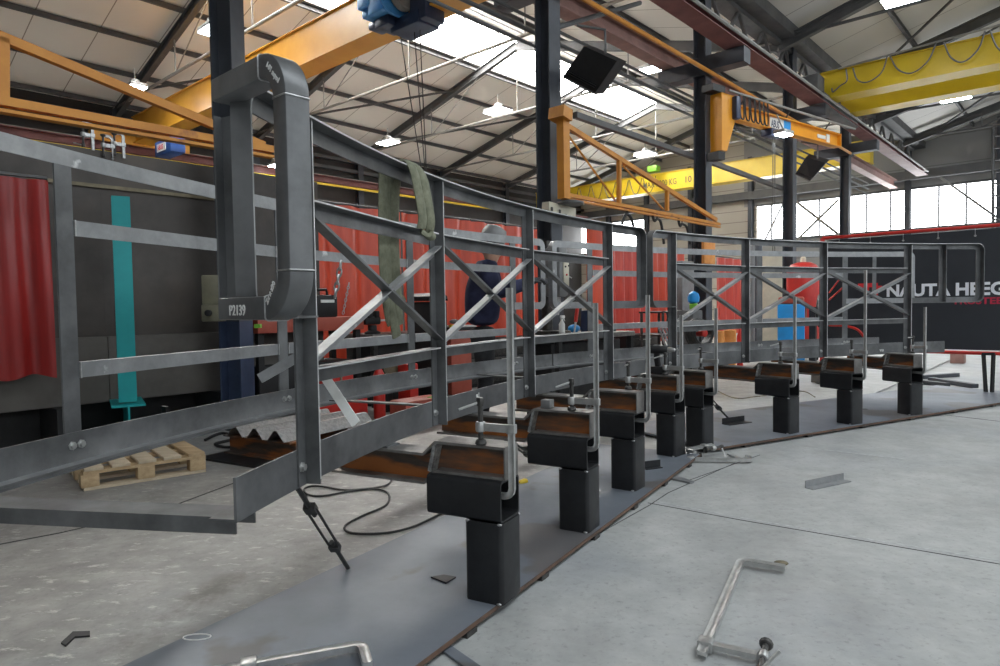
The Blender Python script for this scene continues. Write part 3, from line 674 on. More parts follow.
# ================================================================== FLOOR PLATES AND LOOSE STEEL
def fplate(p0, p1, width, label, z=.035):
    p0, p1 = V(p0), V(p1); d = (p1-p0).normalized(); n = UP.cross(d)
    rt = root('floor_plate', (p0+p1)/2+n*width/2, label, 'steel plate', 'steel plates on the floor')
    b = MB(); b.prism([p0+UP*.02, p1+UP*.02, p1+n*width+UP*.02, p0+n*width+UP*.02], UP*(z-.02)); b.build('plate', 'plate', rt)
    b = MB(); b.prism([p0-n*.003+UP*.0195, p1-n*.003+UP*.0195, p1+UP*.0195, p0+UP*.0195], UP*(z-.0192)); b.build('rusty_edge', 'plate_edge', rt)
    for k in range(7):
        for j in (.03, .5, .97):
            b = MB(); b.box(p0.lerp(p1, (k+.5)/7)+n*width*j+UP*.0102, (.06, .06, .0196), (d, n, UP)); b.build('shim', 'screw', rt)
    return rt
p0, p1 = AZ(415, 666, .035), AZ(700, 454, .035);
p0.z = p1.z = 0; d = (p1-p0).normalized()
pl1 = fplate(p0-d*.5, p1, .77, 'long blue grey steel plate on the floor under the nearest stands')
q0, q1 = AZ(716, 448, .035), AZ(1000, 402.5, .035); q0.z = q1.z = 0; d2 = (q1-q0).normalized()
pl2 = fplate(q0-d2*.02, q1+d2*1.0, 1.15, 'blue grey steel plate on the floor under the furthest stands')
b = MB(); c = AZ(197, 637, .0355); b.tube([c+V((.035*cos(x)*1.3, .02*sin(x), 0)) for x in [i*.5 for i in range(17)]], .0025, 5); b.build('chalk_mark', 'chalk', pl1)
def flat(name, label, cat, pts, th, m, z=0.0, group=None):
    b = MB(); b.prism([AZ(x, y, z) for x, y in pts], UP*th); return tag(b.build(name, m), label, cat, group)
flat('steel_offcut', 'small dark steel square lying on the blue grey plate left of the nearest stand', 'offcut', [(431, 578), (444, 576), (456, 578), (446, 584)], .006, 'dark', .0355)
flat('flat_bar_offcut', 'blue grey flat bar offcut poking out from under the plate at the bottom edge', 'offcut', [(431, 644), (440, 640), (486, 672), (474, 676)], .008, 'plate', .002)
flat('shim_offcut', 'small grey shim beside the flat bar offcut at the bottom edge', 'offcut', [(417, 655), (429, 651), (433, 655), (420, 661)], .004, 'rail', .001)
flat('wedge_plate', 'thin grey triangular wedge beside the plate edge', 'wedge', [(672, 474), (676, 477), (694, 483), (690, 484), (672, 480)], .012, 'rail', .001)
b = MB(); b.prism([AZ(61, 644), AZ(66, 647), AZ(75, 638), AZ(90, 637), AZ(90, 632.5), AZ(73, 633)], UP*.006); tag(b.build('bent_bracket', 'black'), 'small black bent bracket on the rough floor at the lower left', 'bracket')
def angle_piece(name, label, p, q, w, h, m='steel', flip=1, th=.005, group=None):
    p, q = V(p), V(q); b = MB()
    b.sweep([p, q], [(0, 0), (flip*w, 0), (flip*w, th), (flip*th, th), (flip*th, h), (0, h)]); return tag(b.build(name, m), label, 'angle iron', group)
angle_piece('angle_offcut', 'short grey angle iron lying on the open floor at the right', AZ(805, 488), AZ(843, 480), .055, .045, 'rail')
angle_piece('angle_offcut', 'small dark angle iron on the plate between the third and fourth stands', AZ(644, 469, .0355), AZ(660, 467, .0355), .03, .05, 'dark')
angle_piece('angle_offcut', 'dark roof shaped angle on the floor below a tensioner behind the fifth stand', AZ(722, 424, .0355), AZ(744, 421, .0355), .09, .05, 'dark')
angle_piece('angle_offcut', 'grey angle iron lying across the plate corner beside the clamps', AZ(737, 460, .002), AZ(727, 455, .002), .05, .012, 'rail')
# small bars on the far floor
for k, (p, q, w, lab) in enumerate((((921, 377), (957, 374.5), .08, 'dark flat bar on the far floor, closest to the screen'), ((931, 379), (975, 386), .09, 'dark flat bar on the far floor lying slantwise at the right'), ((922, 382), (948, 385), .08, 'dark flat bar on the far floor, nearest of the three'))):
    b = MB(); b.bar(AZ(*p, .03), AZ(*q, .03), w, .05); tag(b.build('flat_bar', 'column'), lab, 'steel bar', 'dark bars on the far floor')
b = MB(); b.tube([AZ(866, 397, .02), AZ(950, 360, .02)], .012, 6); tag(b.build('steel_rod', 'weld'), 'long pale rod lying on the floor behind the last two stands', 'rod')
b = MB(); b.bar(AZ(861, 411, .025), AZ(885, 406, .025), .03, .015); b.box(AZ(864, 410, .026), (.06, .05, .02)); tag(b.build('pry_tool', 'black'), 'small black pry tool on the floor between the last two stands', 'tool')
b = MB(); b.prism([AZ(512, 436, .03), AZ(527, 424, .03), AZ(541, 446, .03), AZ(520, 447, .03)], UP*.006); tag(b.build('checker_plate', 'scale'), 'checker plate offcut on the floor between the two nearest stands', 'plate')
b = MB(); b.lathe(AZ(519, 484, .03), V((.8, .5, .2)), [(.016, 0), (.02, .01), (.02, .045), (.012, .06)], 10); o = b.build('cable_connector', 'yellow'); tag(o, 'yellow cable connector beside the nearest stand', 'connector')
# bar clamps lying on the floor
def lying(loc, bend_to, arm_to, length, slide, gap, label):
    B_ = (V(bend_to)-V(loc)).normalized(); A_ = V(arm_to)-V(loc); A_ = (A_-B_*A_.dot(B_)).normalized()
    return clamp(loc, B_, A_, length, slide, gap, label, k=1.35)
c1 = lying(AZ(741, 561, .024), AZ(704, 648, .024), AZ(786, 564, .024), .83, .765, .17, 'silver bar clamp lying on the open floor at the lower right')
b = MB(); p = AZ(781, 563, .022); b.ball(p, .03, (1, .55, .35), (V((1, -.1, 0)).normalized(), V((.1, 1, 0)).normalized(), UP)); b.build('jaw_pad', 'pad', c1)
lying(AZ(362, 645, .06), AZ(235, 668, .06), AZ(378, 668, .06), .6, .33, .12, 'silver bar clamp lying on the steel plate at the bottom edge')
lying(AZ(751, 460, .024), AZ(697, 459, .024), AZ(745, 452, .024), .62, .4, .12, 'silver bar clamp lying at the corner between the two plates')
lying(AZ(686, 450, .06), AZ(716, 444, .06), AZ(690, 456, .06), .3, .2, .08, 'small dark bar clamp heaped on another at the plate corner')
# tensioners
def tensioner(p, q, label):
    p, q = V(p), V(q); d = q-p; rt = root('turnbuckle', q, label, 'turnbuckle')
    b = MB(); b.tube([p, p+d*.3], .0085, 8); b.build('threaded_rod', 'screw', rt); b = MB(); b.tube([p+d*.62, q], .0085, 8); b.build('threaded_rod', 'screw', rt)
    a, n, _ = frame_axes(d); b = MB()
    for s in (-1, 1): b.tube([p+d*.2+a*s*.012, p+d*.24+a*s*.018, p+d*.66+a*s*.018, p+d*.7+a*s*.012], .005, 6)
    for k in (.2, .66): b.bar(p+d*k, p+d*(k+.06), .038, .024, side=a)
    b.build('body', 'screw', rt); return rt
tensioner(G(.215, GR+.03, ZB-.002), AZ(348, 568, .036), 'turnbuckle tying the first truss post down to the rough floor')
tensioner(G(.44, GR-.1, .5), AZ(541, 464, .036), 'turnbuckle between the two nearest stands')
tensioner(G(.86, GR-.15, .5), AZ(730, 420, .05), 'turnbuckle behind the fifth stand')
# cables
def cable(pts, r, label, m='rubber', z=.008, cat='cable'):
    b = MB(); b.tube(spline([AZ(x, y, z) for x, y in pts], 6), r, 6); return tag(b.build('power_cable', m), label, cat)
cable([(392, 479), (384, 486), (350, 491), (322, 496), (307, 494), (305, 488), (318, 486), (345, 490), (372, 488.5), (388, 493), (386, 505), (362, 516), (345, 526), (352, 533), (385, 533), (412, 527), (434, 517), (455, 507)], .006, 'black cable looping over the rough floor left of the nearest stand')
cable([(205, 440), (222, 433), (236, 438), (215, 444), (232, 447), (244, 437), (255, 432)], .012, 'tangle of black cable behind the pallet', z=.014)
cable([(716, 390), (735, 398), (760, 396), (800, 391), (815, 397)], .006, 'thin brown hose on the floor behind the sixth stand', 'pad', .025)
# pallet
p, q = AZ(84, 491.5), AZ(206, 472); d = (q-p).normalized(); n = UP.cross(d); Lp = (q-p).length; dep = .62
rt = root('pallet', p+d*Lp/2+n*dep/2, 'pale wooden pallet on the floor behind the near end of the gangway', 'pallet')
for k in (0.05, .5, .95):
    for j in (.07, .5, .93):
        b = MB(); b.box(p+d*Lp*k*.98+n*dep*j+UP*.06, (.1, .09, .08), (d, n, UP), .003); b.build('block', 'wood', rt)
for j in (.07, .5, .93):
    b = MB(); b.box(p+d*Lp*.5+n*dep*j+UP*.01, (Lp, .09, .018), (d, n, UP)); b.build('bottom_board', 'wood2', rt)
    b = MB(); b.box(p+d*Lp*.5+n*dep*j+UP*.11, (Lp, .09, .02), (d, n, UP)); b.build('stringer_board', 'wood', rt)
for i in range(5):
    b = MB(); b.box(p+d*Lp*(.08+.21*i)+n*(dep*.5-.005)+UP*.131, (.105, dep, .021), (d, n, UP), .003); b.build('top_board', ['wood2', 'wood2', 'wood2', 'wood2', 'wood'][i], rt)
# folded treads stacked on a rusty beam
c = AZ(246, 460, 0); e = (AZ(335, 438, 0)-c).normalized(); n = UP.cross(e)
rt = root('rusty_beam', c+e*.3, 'rusty beam on a dark floor plate carrying the folded silver treads', 'beam')
b = MB(); b.sweep([c-n*.42+e*.1+UP*.085, c+n*.3+e*.1+UP*.085], Iprof(.12, .14, .01, .01)); b.sweep([c-n*.3+e*.75+UP*.085, c+n*.3+e*.75+UP*.085], Iprof(.12, .14, .01, .01)); b.build('beam', 'rust', rt)
b = MB(); b.box(c+e*.35-n*.1+UP*.008, (1.0, .9, .014), (e, n, UP)); b.build('floor_sheet', 'dark', rt)
for k in range(3):
    o = c-n*(.38-.22*k)+UP*.157+e*.02
    b = MB(); zz = [(0, .0), (.07, .075), (.1, .075), (.17, .0), (.2, .0)]
    pr = zz+[(x, z+.004) for x, z in reversed(zz)]
    b.sweep([o, o+e*.95], [(-x, z) for x, z in pr], side=-n)
    tag(b.build('folded_tread', 'weld'), 'folded silver checker tread lying on the rusty beam, %s of three' % ['nearest', 'middle', 'furthest'][k], 'tread', 'folded treads on the rusty beam')
# straightedge leaning in the first bay
b = MB(); p, q = AY(321, 371, 2.36), AY(356, 424, 2.28); b.bar(p, q, .034, .004, side=(q-p).cross(V((0, 1, 0)))); tag(b.build('straightedge', 'straight'), 'pale flat straightedge leaning on the edge beam beside the first post', 'straightedge')

# ================================================================== SLINGS AND DRILL ON THE GANGWAY
def band(pts, w, m, th=.012):
    b = MB(); pr = [(w/2*cos(x)*(1 if abs(cos(x)) < .9 else 1), th/2*sin(x)) for x in [i*pi/5 for i in range(10)]]
    return b, pr
def strap(path, w, side, th=.016):
    b = MB(); pts = spline(path, 6)
    pr = [(w/2*cos(i*pi/6), th/2*sin(i*pi/6)) for i in range(12)]
    b.sweep(pts, pr, side=side); return b
a = .345; o, t = gout(a), gtan(a)
rt = root('lifting_sling', G(a, GR, 1.0), 'olive green lifting sling draped over the near handrail', 'sling')
g0 = lambda off, along, z: G(a, GR-off)+t*along+UP*z
b = strap([g0(.075, .05, 1.42), g0(.092, .04, 1.47), g0(.085, .02, 1.58), g0(.072, .0, 1.66), g0(.03, -.01, 1.7), g0(-.03, 0, 1.68), g0(-.05, -.005, 1.6), g0(-.05, -.02, 1.4), g0(-.05, -.01, 1.2), g0(-.06, .02, 1.03)], .07, t, .022); b.build('strap', 'sling', rt)
b = strap([g0(.075, -.02, 1.43), g0(.085, -.025, 1.48), g0(.08, -.05, 1.58), g0(.07, -.07, 1.66), g0(.03, -.05, 1.7), g0(-.03, -.06, 1.68), g0(-.055, -.07, 1.58), g0(-.055, -.08, 1.4), g0(-.06, -.06, 1.2), g0(-.06, .0, .98)], .07, t, .022); b.build('strap', 'sling', rt)
b = strap([g0(.075, .05, 1.43), g0(.095, .04, 1.41), g0(.09, .0, 1.405), g0(.075, -.02, 1.42)], .05, t, .02); b.build('strap_fold', 'sling', rt)
b = strap([g0(-.05, -.1, 1.66), g0(-.06, -.1, 1.4), g0(-.06, -.09, 1.2), g0(-.07, -.03, 1.05), g0(-.07, .03, 1.1), g0(-.06, .06, 1.15)], .07, t, .022); b.build('strap', 'sling', rt)
# cordless drill standing on the fourth beam
e0, o, t, a = beam_end[3]
pb = e0-o*.16+UP*.122; D = (t*.2+o*.98).normalized(); Sd = D.cross(UP)
rt = root('cordless_drill', pb, 'black cordless drill standing upright on the fourth rusty beam', 'drill')
b = MB(); b.box(pb+UP*.028, (.075, .12, .055), (Sd, D, UP), .008); b.build('battery', 'black', rt)
b = MB(); b.sweep([pb+UP*.055-D*.01, pb+UP*.1-D*.018, pb+UP*.15-D*.02], rrect(.034, .045, .012), side=Sd); b.build('grip', 'blackgloss', rt)
b = MB(); b.lathe(pb+UP*.175-D*.075, D, [(.022, 0), (.03, .01), (.031, .09), (.026, .12), (.018, .135)], 14); b.build('motor_body', 'black', rt)
b = MB(); b.lathe(pb+UP*.175+D*.06, D, [(.018, 0), (.02, .015), (.012, .05), (.005, .055), (.004, .11)], 12); part_label(b.build('chuck', 'chrome', rt), 'steel chuck and bit')
b = MB(); b.box(pb+UP*.205-D*.01, (.03, .06, .006), (Sd, D, UP), .002); b.build('top_plate', 'weld', rt)

# ================================================================== CRANES
def girder(label, t, La, Lb, z0, z1, w, m, txt=None, name='crane_girder'):
    rt = root(name, TL(t, (La+Lb)/2, z0), label, 'crane')
    b = MB(); b.prism([TL(t-w/2, La, z0), TL(t-w/2, Lb, z0), TL(t-w/2, Lb, z1), TL(t-w/2, La, z1)], U*w); b.build('web_box', m, rt)
    b = MB(); b.prism([TL(t-w*.72, La, z0-.025), TL(t-w*.72, Lb, z0-.025), TL(t-w*.72, Lb, z0), TL(t-w*.72, La, z0)], U*w*1.44); b.build('bottom_flange', m, rt)
    b = MB(); b.prism([TL(t-w*.62, La, z1), TL(t-w*.62, Lb, z1), TL(t-w*.62, Lb, z1+.02), TL(t-w*.62, La, z1+.02)], U*w*1.24); b.build('top_flange', m, rt)
    return rt
gl = girder('amber crane girder with blue hoist at the upper left', 6.3, 17.2, 4.95, 5.12, 5.72, .3, 'crane')
b = MB(); b.box(TL(6.3, 17.15, 5.16), (2.2, .22, .22), (U, W, UP), .01); b.build('end_carriage', 'crane', gl)
dq = AT(170, 148, 5.85).dot(W); dz_ = AT(170, 148, 5.85).z; b = MB(); b.box(TL(5.85, dq, dz_), (.3, .8, .3), (U, W, UP), .02); dm = b.build('drive_box', 'midblue', gl); b = MB(); b.box(TL(5.694, dq+.05, dz_), (.012, .42, .16), (U, W, UP)); b.build('label_plate', 'white', gl)
lettering('label_print', 'ABUS', .13, TL(5.686, dq+.22, dz_-.045), -W, UP, 'bannerred', gl, sx=.9, fat=.003)
hp_ = AT(405, 22, 6.3); hL = hp_.dot(W)-.12
rt = root('crane_hoist', TL(6.3, hL, 4.4), 'blue electric hoist hanging on the amber girder at the top', 'hoist')
X_, Y_ = -W, U     # along girder to the right, away
b = MB(); b.box(TL(5.95, hL+.1, 5.42), (.34, .4, .62), (X_, Y_, UP), .04); b.build('motor_housing', 'blue', rt)
b = MB(); b.box(TL(5.9, hL+.34, 5.4), (.26, .34, .3), (X_, Y_, UP), .02); b.box(TL(5.92, hL+.34, 5.2), (.22, .26, .12), (X_, Y_, UP), .03); b.build('electric_box', 'blue', rt)
lettering('label_print', 'ABUS', .09, TL(5.725, hL+.45, 5.4), X_, UP, 'white', rt, fat=.002)
b = MB(); b.lathe(TL(5.95, hL-.08, 5.36), X_, [(.05, 0), (.3, .01), (.31, .03), (.3, .05), (.05, .06)], 24); b.build('gear_cover', 'blue', rt)
b = MB(); b.lathe(TL(6.0, hL-.15, 5.34), X_, [(.2, 0), (.22, .02), (.22, .12), (.2, .14)], 20); b.build('rope_drum', 'pipe', rt)
b = MB(); b.box(TL(6.2, hL-.2, 4.99), (.6, .4, .18), (X_, Y_, UP), .03); b.box(TL(6.2, hL-.46, 5.1), (.34, .36, .34), (X_, Y_, UP), .04); b.box(TL(6.05, hL+.12, 5.04), (.3, .36, .14), (X_, Y_, UP), .03); b.box(TL(6.05, hL+.36, 5.08), (.24, .26, .1), (X_, Y_, UP), .03); b.build('trolley', 'navy', rt)
for dx in (-.12, .18, .3):
    b = MB(); b.tube([TL(6.2, hL-dx, 5.0), TL(6.2, hL-.36-dx*.1, 2.68)], .008, 5); b.build('rope', 'screw', rt)
b = MB(); b.box(TL(6.2, hL-.36, 2.6), (.14, .08, .24), (X_, Y_, UP), .02); b.tube([TL(6.2, hL-.36, 2.5), TL(6.2, hL-.36, 2.43), TL(6.2, hL-.41, 2.38), TL(6.2, hL-.37, 2.33), TL(6.2, hL-.32, 2.36)], .018, 8); b.build('hook_block', 'yellow', rt)
gf = girder('yellow crane girder with load marking at the far end of the hall', 21.6, 17.2, 4.95, 5.1, 5.7, .34, 'yellow')
q = AT(643, 186, 21.42); lettering('load_marking', 'MAX 5000 KG', .3, V((q.x, q.y, 5.26)), -W, UP, 'screw', gf, sx=.72, fat=.002); q = AT(684, 186, 21.42)
lettering('load_marking', '10', .3, V((q.x, q.y, 5.26)), -W, UP, 'screw', gf, sx=.95, fat=.002)
b = MB()
q0 = AT(572, 200, 21.3).dot(W); 
for i in range(9):
    L_ = 16.6-i*.55; b.tube(cat_curve(TL(21.3, L_, 5.62), TL(21.3, L_-.5, 5.62), .55, 10), .016, 5)
b.build('festoon_cable', 'screw', gf)
b = MB(); b.box(TL(21.0, 11.6, 5.8), (.35, .3, .2), (X_, Y_, UP), .02); b.build('control_box', 'green', gf)
gr = girder('double yellow crane girder at the upper right', 14.1, 4.1, -7, 5.03, 5.5, .32, 'yellow')
b = MB(); tt = 15.3; b.prism([TL(tt, 4.1, 5.03), TL(tt, -7, 5.03), TL(tt, -7, 5.5), TL(tt, 4.1, 5.5)], U*.32); b.prism([TL(tt-.06, 4.1, 5.0), TL(tt-.06, -7, 5.0), TL(tt-.06, -7, 5.03), TL(tt-.06, 4.1, 5.03)], U*.44); b.build('rear_girder', 'yellow', gr)
b = MB(); b.box(TL(14.7, 4.03, 4.93), (2.4, .24, .24), (U, W, UP), .02); b.box(TL(13.5, 4.1, 5.15), (.4, .3, .4), (U, W, UP), .03); b.build('end_carriage', 'truss', gr)
b = MB(); b.tube([AT(838, 69, 13.85), AT(1010, 22, 13.85)], .018, 6); b.build('festoon_track', 'pipe', gr)
b = MB()
for (x0, y0, x1, y1, xm, ym) in ((832, 88, 846, 69, 840, 86), (853, 68, 887, 57, 868, 82), (890, 56, 936, 43, 912, 73), (944, 42, 985, 31, 963, 62), (990, 30, 1035, 18, 1010, 54)):
    b.tube(spline([AT(x0, y0, 13.84), AT((x0+xm)/2-3, (y0+ym)/2+5, 13.84), AT(xm, ym, 13.84), AT((x1+xm)/2+4, (y1+ym)/2+3, 13.84), AT(x1, y1, 13.84)], 5), .014, 5)
b.build('festoon_cable', 'hose', gr)

# ================================================================== JIBS ON THE COLUMNS
L_ = 4.3; J = lambda x, y: AL(x, y, L_)
rt = root('lattice_jib', J(562, 202), 'orange lattice jib on the black column in the middle', 'jib crane')
b = MB(); b.bar(J(564, 199), J(563, 120), .11, .09, side=U); b.build('mast', 'orange', rt)
b = MB(); b.bar(J(560, 120), J(561, 109), .16, .2, side=U); b.build('top_bracket', 'orange', rt)
b = MB(); lo0, lo1 = J(566, 198), J(719, 222); lo0.z = lo1.z = (lo0.z+lo1.z)/2
b.bar(lo0, lo1, .05, .04, side=W); b.bar(lo0-UP*.045, lo1-UP*.045, .05, .02, side=W); b.build('lower_chord', 'orange', rt)
b = MB(); b.bar(J(567, 126), J(716, 220), .045, .055, side=W); b.build('upper_chord', 'orange', rt)
for (x, ya, yb) in ((619, 160, 203), (667, 190, 211)):
    b = MB(); b.bar(J(x, ya), J(x, yb), .045, .045, side=U); b.build('strut', 'orange', rt)
for (x0, y0, x1, y1) in ((568, 135, 615, 200), (623, 166, 663, 209)):
    b = MB(); b.tube([J(x0, y0), J(x1, y1)], .012, 6); b.build('tie', 'orange', rt)
b = MB(); b.lathe(J(570, 205), UP, [(.14, 0), (.15, .01), (.15, .03), (.1, .045)], 20); b.build('pivot_plate', 'truss', rt)
for k, (x0, y0, xm, ym, x1, y1) in enumerate(((622, 224, 627, 214, 634, 228), (652, 214, 657, 219, 664, 244), (678, 218, 682, 224, 690, 244))):
    b = MB(); b.tube(spline([J(x0, y0), J((x0+xm)/2, ym+2), J(xm, ym), J(x1-3, ym+4), J(x1, y1)], 5), .018, 6); b.tube([J(xm, ym), J(xm, ym-5)], .008, 5); b.build('hose_hook', 'black', rt)
L_ = 4.22; zl = J(140, 125).z; zlow = (J(10, 100).z+J(260, 150).z)/2
p0, p1 = J(10, 100), J(272, 151); dirn = (V((p1.x, p1.y, 0))-V((p0.x, p0.y, 0))).normalized(); tm = -1.5
m0 = TL(tm, 4.22)
rt = root('lattice_jib', m0, 'orange lattice jib at the upper left', 'jib crane')
b = MB(); lo0 = V((m0.x, m0.y, zlow)); lo1 = V((p1.x, p1.y, zlow)); b.bar(lo0, lo1, .055, .045, side=W); b.bar(lo0-UP*.05, lo1-UP*.05, .06, .018, side=W); b.build('lower_chord', 'orange', rt)
u0, u1 = J(3, 38), J(218, 127); ud = (u1-u0)/(u1-u0).dot(U); b = MB(); b.bar(u0-ud*(u0.dot(U)-tm), u0+ud*(p1.dot(U)-.06-u0.dot(U)), .045, .05, side=W); b.build('upper_chord', 'orange', rt)
b = MB(); b.bar(J(3, 38), J(3, 99), .05, .045, side=U); b.build('strut', 'orange', rt)
zu = (u0-ud*(u0.dot(U)-tm)).z; b = MB(); b.bar(m0+UP*(zlow-.2), m0+UP*(zu+.15), .11, .1, side=U); b.build('mast', 'orange', rt)
t_ = -1.58; b = MB(); rt2 = struct(root('building_column', TL(t_, LC), 'building column carrying the left jib, outside the frame', 'column')); b.sweep([TL(t_, LC, .02), TL(t_, LC, zr1(LC)-.1)], Iprof(.2, .2, .016, .012), side=U); b.build('shaft', 'column', rt2)
# solid jib with lettering
JD = V((sin(math.radians(53.1)), cos(math.radians(53.1)), 0)); j0 = AY(716, 100, 10.15)
JN = JD.cross(UP)
tipd = AY(838, 140, 12.35); Lj = (V((tipd.x, tipd.y, 0))-V((j0.x, j0.y, 0))).dot(JD)
zt1 = AY(739, 103.5, 10.35).z; zt0 = AY(739, 119, 10.35).z
P0 = V((j0.x, j0.y, 0))
rt = root('beam_jib', P0+UP*3.3, 'light orange solid jib with blue and white lettering on the second right column', 'jib crane')
b = MB(); b.sweep([P0+UP*(zt0+zt1)/2+JD*.2, P0+UP*(zt0+zt1)/2+JD*Lj], Iprof(.14, zt1-zt0, .016, .012)); b.build('arm', 'abus', rt)
zb_j = AY(714, 152, 10.2).z; zu_j = AY(714, 95, 10.2).z
b = MB(); b.prism([P0+UP*zb_j-JN*.1, P0+JD*.13+UP*zb_j-JN*.1, P0+JD*.36+UP*zt0-JN*.1, P0+JD*.36+UP*zu_j-JN*.1, P0+UP*zu_j-JN*.1], JN*.2); b.build('knee', 'abus', rt)
b = MB(); b.box(P0+UP*(zb_j-.08), (.16, .2, .12), (JD, JN, UP)); b.build('pivot_bracket', 'black', rt); b = MB(); b.box(P0+UP*(zu_j+.05)-JD*.06, (.3, .2, .1), (JD, JN, UP)); b.build('pivot_bracket', 'black', rt)
b = MB(); b.bar(P0+JD*Lj+UP*zt0-UP*.0, P0+JD*Lj+UP*zt1, .14, .02, side=JN); b.build('end_stop', 'abus', rt)
hj = zt1-zt0; fo = lambda k, z: P0+JD*Lj*k+UP*(zt0+hj*z)+JN*.008
def jpanel(k0, k1, z0, z1, m, name): 
    b = MB(); b.prism([fo(k0, z0), fo(k1, z0), fo(k1, z1), fo(k0, z1)], JN*.01); return b.build(name, m, rt)
jpanel(.39, .50, .1, .9, 'white', 'name_plate'); jpanel(.50, .56, .1, .9, 'gasblue', 'name_plate')
lettering('lettering', 'ABUS', hj*.72, fo(.397, .22)+JN*.011, JD, UP, 'colblue', rt, sx=.6, fat=.004)
jpanel(.80, .875, .35, .62, 'white', 'rating_plate'); jpanel(.885, .915, .2, .8, 'white', 'rating_plate')
b = MB(); b.tube([P0+JD*.1+UP*(zt1+.12)+JN*.15, P0+JD*(Lj+.35)+UP*(zt1+.12)+JN*.15], .02, 6); b.build('festoon_track', 'pipe', rt)
for k in (.15, .5, .85):
    b = MB(); b.bar(P0+JD*Lj*k+UP*(zt1)+JN*.05, P0+JD*Lj*k+UP*(zt1+.12)+JN*.15, .03, .01); b.build('track_bracket', 'screw', rt)
b = MB()
for k in (.1, .14, .18, .215, .25, .28):
    b.tube(spline([P0+JD*Lj*k+UP*(zt1+.1)+JN*.15, P0+JD*Lj*(k+.005)+UP*(zt0+.03)+JN*.16, P0+JD*Lj*(k+.025)+UP*(zt0-.02)+JN*.16, P0+JD*Lj*(k+.035)+UP*(zt0+.06)+JN*.15, P0+JD*Lj*(k+.03)+UP*(zt1+.1)+JN*.15], 4), .012, 5)
b.build('festoon_cable', 'black', rt)
b = MB(); c = P0+JD*Lj*.42+UP*(zt0-.05); b.box(c, (.4, .2, .12), (JD, JN, UP), .02); b.box(P0+JD*.32+UP*(zt1-.1)+JN*.12, (.12, .12, .34), (JD, JN, UP), .02); b.build('hoist_trolley', 'navy', rt)
b = MB(); b.tube([c, c-UP*2.0], .007, 5); b.tube([c+JD*.06, c+JD*.06-UP*2.0], .007, 5); b.build('hoist_chain', 'screw', rt)
# work lamp below the jib
c = AY(771, 136, 11.0)+JN*.22-UP*.04; rt = root('work_lamp', c, 'lit work lamp hanging below the solid jib', 'lamp')
b = MB(); b.box(c+UP*.05, (.3, .2, .06), (JD, JN, UP), .02); b.tube([c+UP*.08, c+UP*.3-JD*.2], .012, 6); b.build('housing', 'lampbody', rt)
b = MB(); b.box(c+UP*.012, (.26, .16, .02), (JD, JN, UP)); b.build('lens', 'lamp', rt)
# fan heaters
def tiltbox(name, px, d, th, label, cat):
    TLc, TRc, BRc, BLc = [AY(x, y, dd) for (x, y), dd in zip(px, d)]
    n = (TRc-TLc).cross(BLc-TLc).normalized()
    if n.y < 0: n = -n
    rt = root(name, (TLc+BRc)/2, label, cat)
    b = MB(); b.prism([TLc, TRc, BRc, BLc], n*th); b.build('casing', 'black', rt)
    b = MB(); m_ = lambda u_, v_: TLc.lerp(TRc, u_).lerp(BLc.lerp(BRc, u_), v_)-n*.006
    for k in range(2):
        v0 = .82+.06*k; b.bar(m_(.08, v0), m_(.92, v0), .02, .008, side=n)
    b.build('grille', 'blackgloss', rt)
    b = MB(); c = (TLc+TRc)/2+n*th*.5; b.tube([c, c+UP*.25, c+UP*.3-V((.3, 0, 0))], .015, 6); b.build('hanger', 'truss', rt)
    b = MB(); b.prism([BLc-n*.0, BRc-n*.0, BRc+n*th, BLc+n*th], (BLc-TLc).normalized()*.02); b.build('base_panel', 'grey', rt)
    return rt
tiltbox('fan_heater', [(584, 46), (617, 61), (595, 93), (563, 76)], (7.2, 7.0, 7.25, 7.45), .2, 'black tilted fan heater hanging beside the middle column', 'heater')
tiltbox('fan_heater', [(806, 157), (826, 163), (810, 181), (795, 174)], (12.2, 12.0, 12.3, 12.5), .15, 'small dark tilted heater panel below the tip of the solid jib', 'heater')
# high bay lamps
for k, (x, y, z, w_, lab) in enumerate(((213, 31, 5.6, .4, 'lit high bay lamp beside the left column top'), (388, 143, 5.6, .5, 'lit high bay lamp under the hoist ropes'), (498, 112, 5.6, .5, 'lit high bay lamp left of the middle column'), (652, 70, 5.6, .42, 'lit high bay lamp right of the fan heater'), (645, 155, 5.6, .5, 'lit high bay lamp above the lattice jib arm'), (374, 181, 5.4, .55, 'lit high bay lamp low behind the handrail'), (955, 99, 5.6, .5, 'lit high bay lamp below the double yellow girder'), (905, -1, 5.6, .5, 'lit high bay lamp at the top edge above the yellow girder'), (135, 89, 5.6, .42, 'high bay lamp seen edge on behind the left jib'), (275, 166, 5.0, .3, 'small lit lamp behind the first hoop'))):
    p = AZ(x, y, z); rt = root('high_bay_lamp', p, lab, 'lamp', 'lit high bay lamps')
    b = MB(); b.box(p+UP*.05, (w_*1.2, w_*.75, .07), (W, U, UP), .02); b.lathe(p+UP*.08, UP, [(.09, 0), (.09, .1), (.03, .13)], 10); b.build('housing', 'lampbody', rt)
    b = MB(); b.box(p+UP*.004, (w_*1.15, w_*.7, .02), (W, U, UP)); b.build('diffuser', 'lamp', rt)
    b = MB(); b.tube([p+UP*.2, p+UP*(6.0-z)], .012, 6); b.build('suspension', 'pipe', rt)
# ================================================================== BEHIND THE GANGWAY
def PW(n, p): return n/FPX*p.y*1.03
def vax(p): d = V((p.x, p.y, 0)).normalized(); return (d.cross(UP), d, UP)
def ground(p): return V((p.x, p.y, 0))
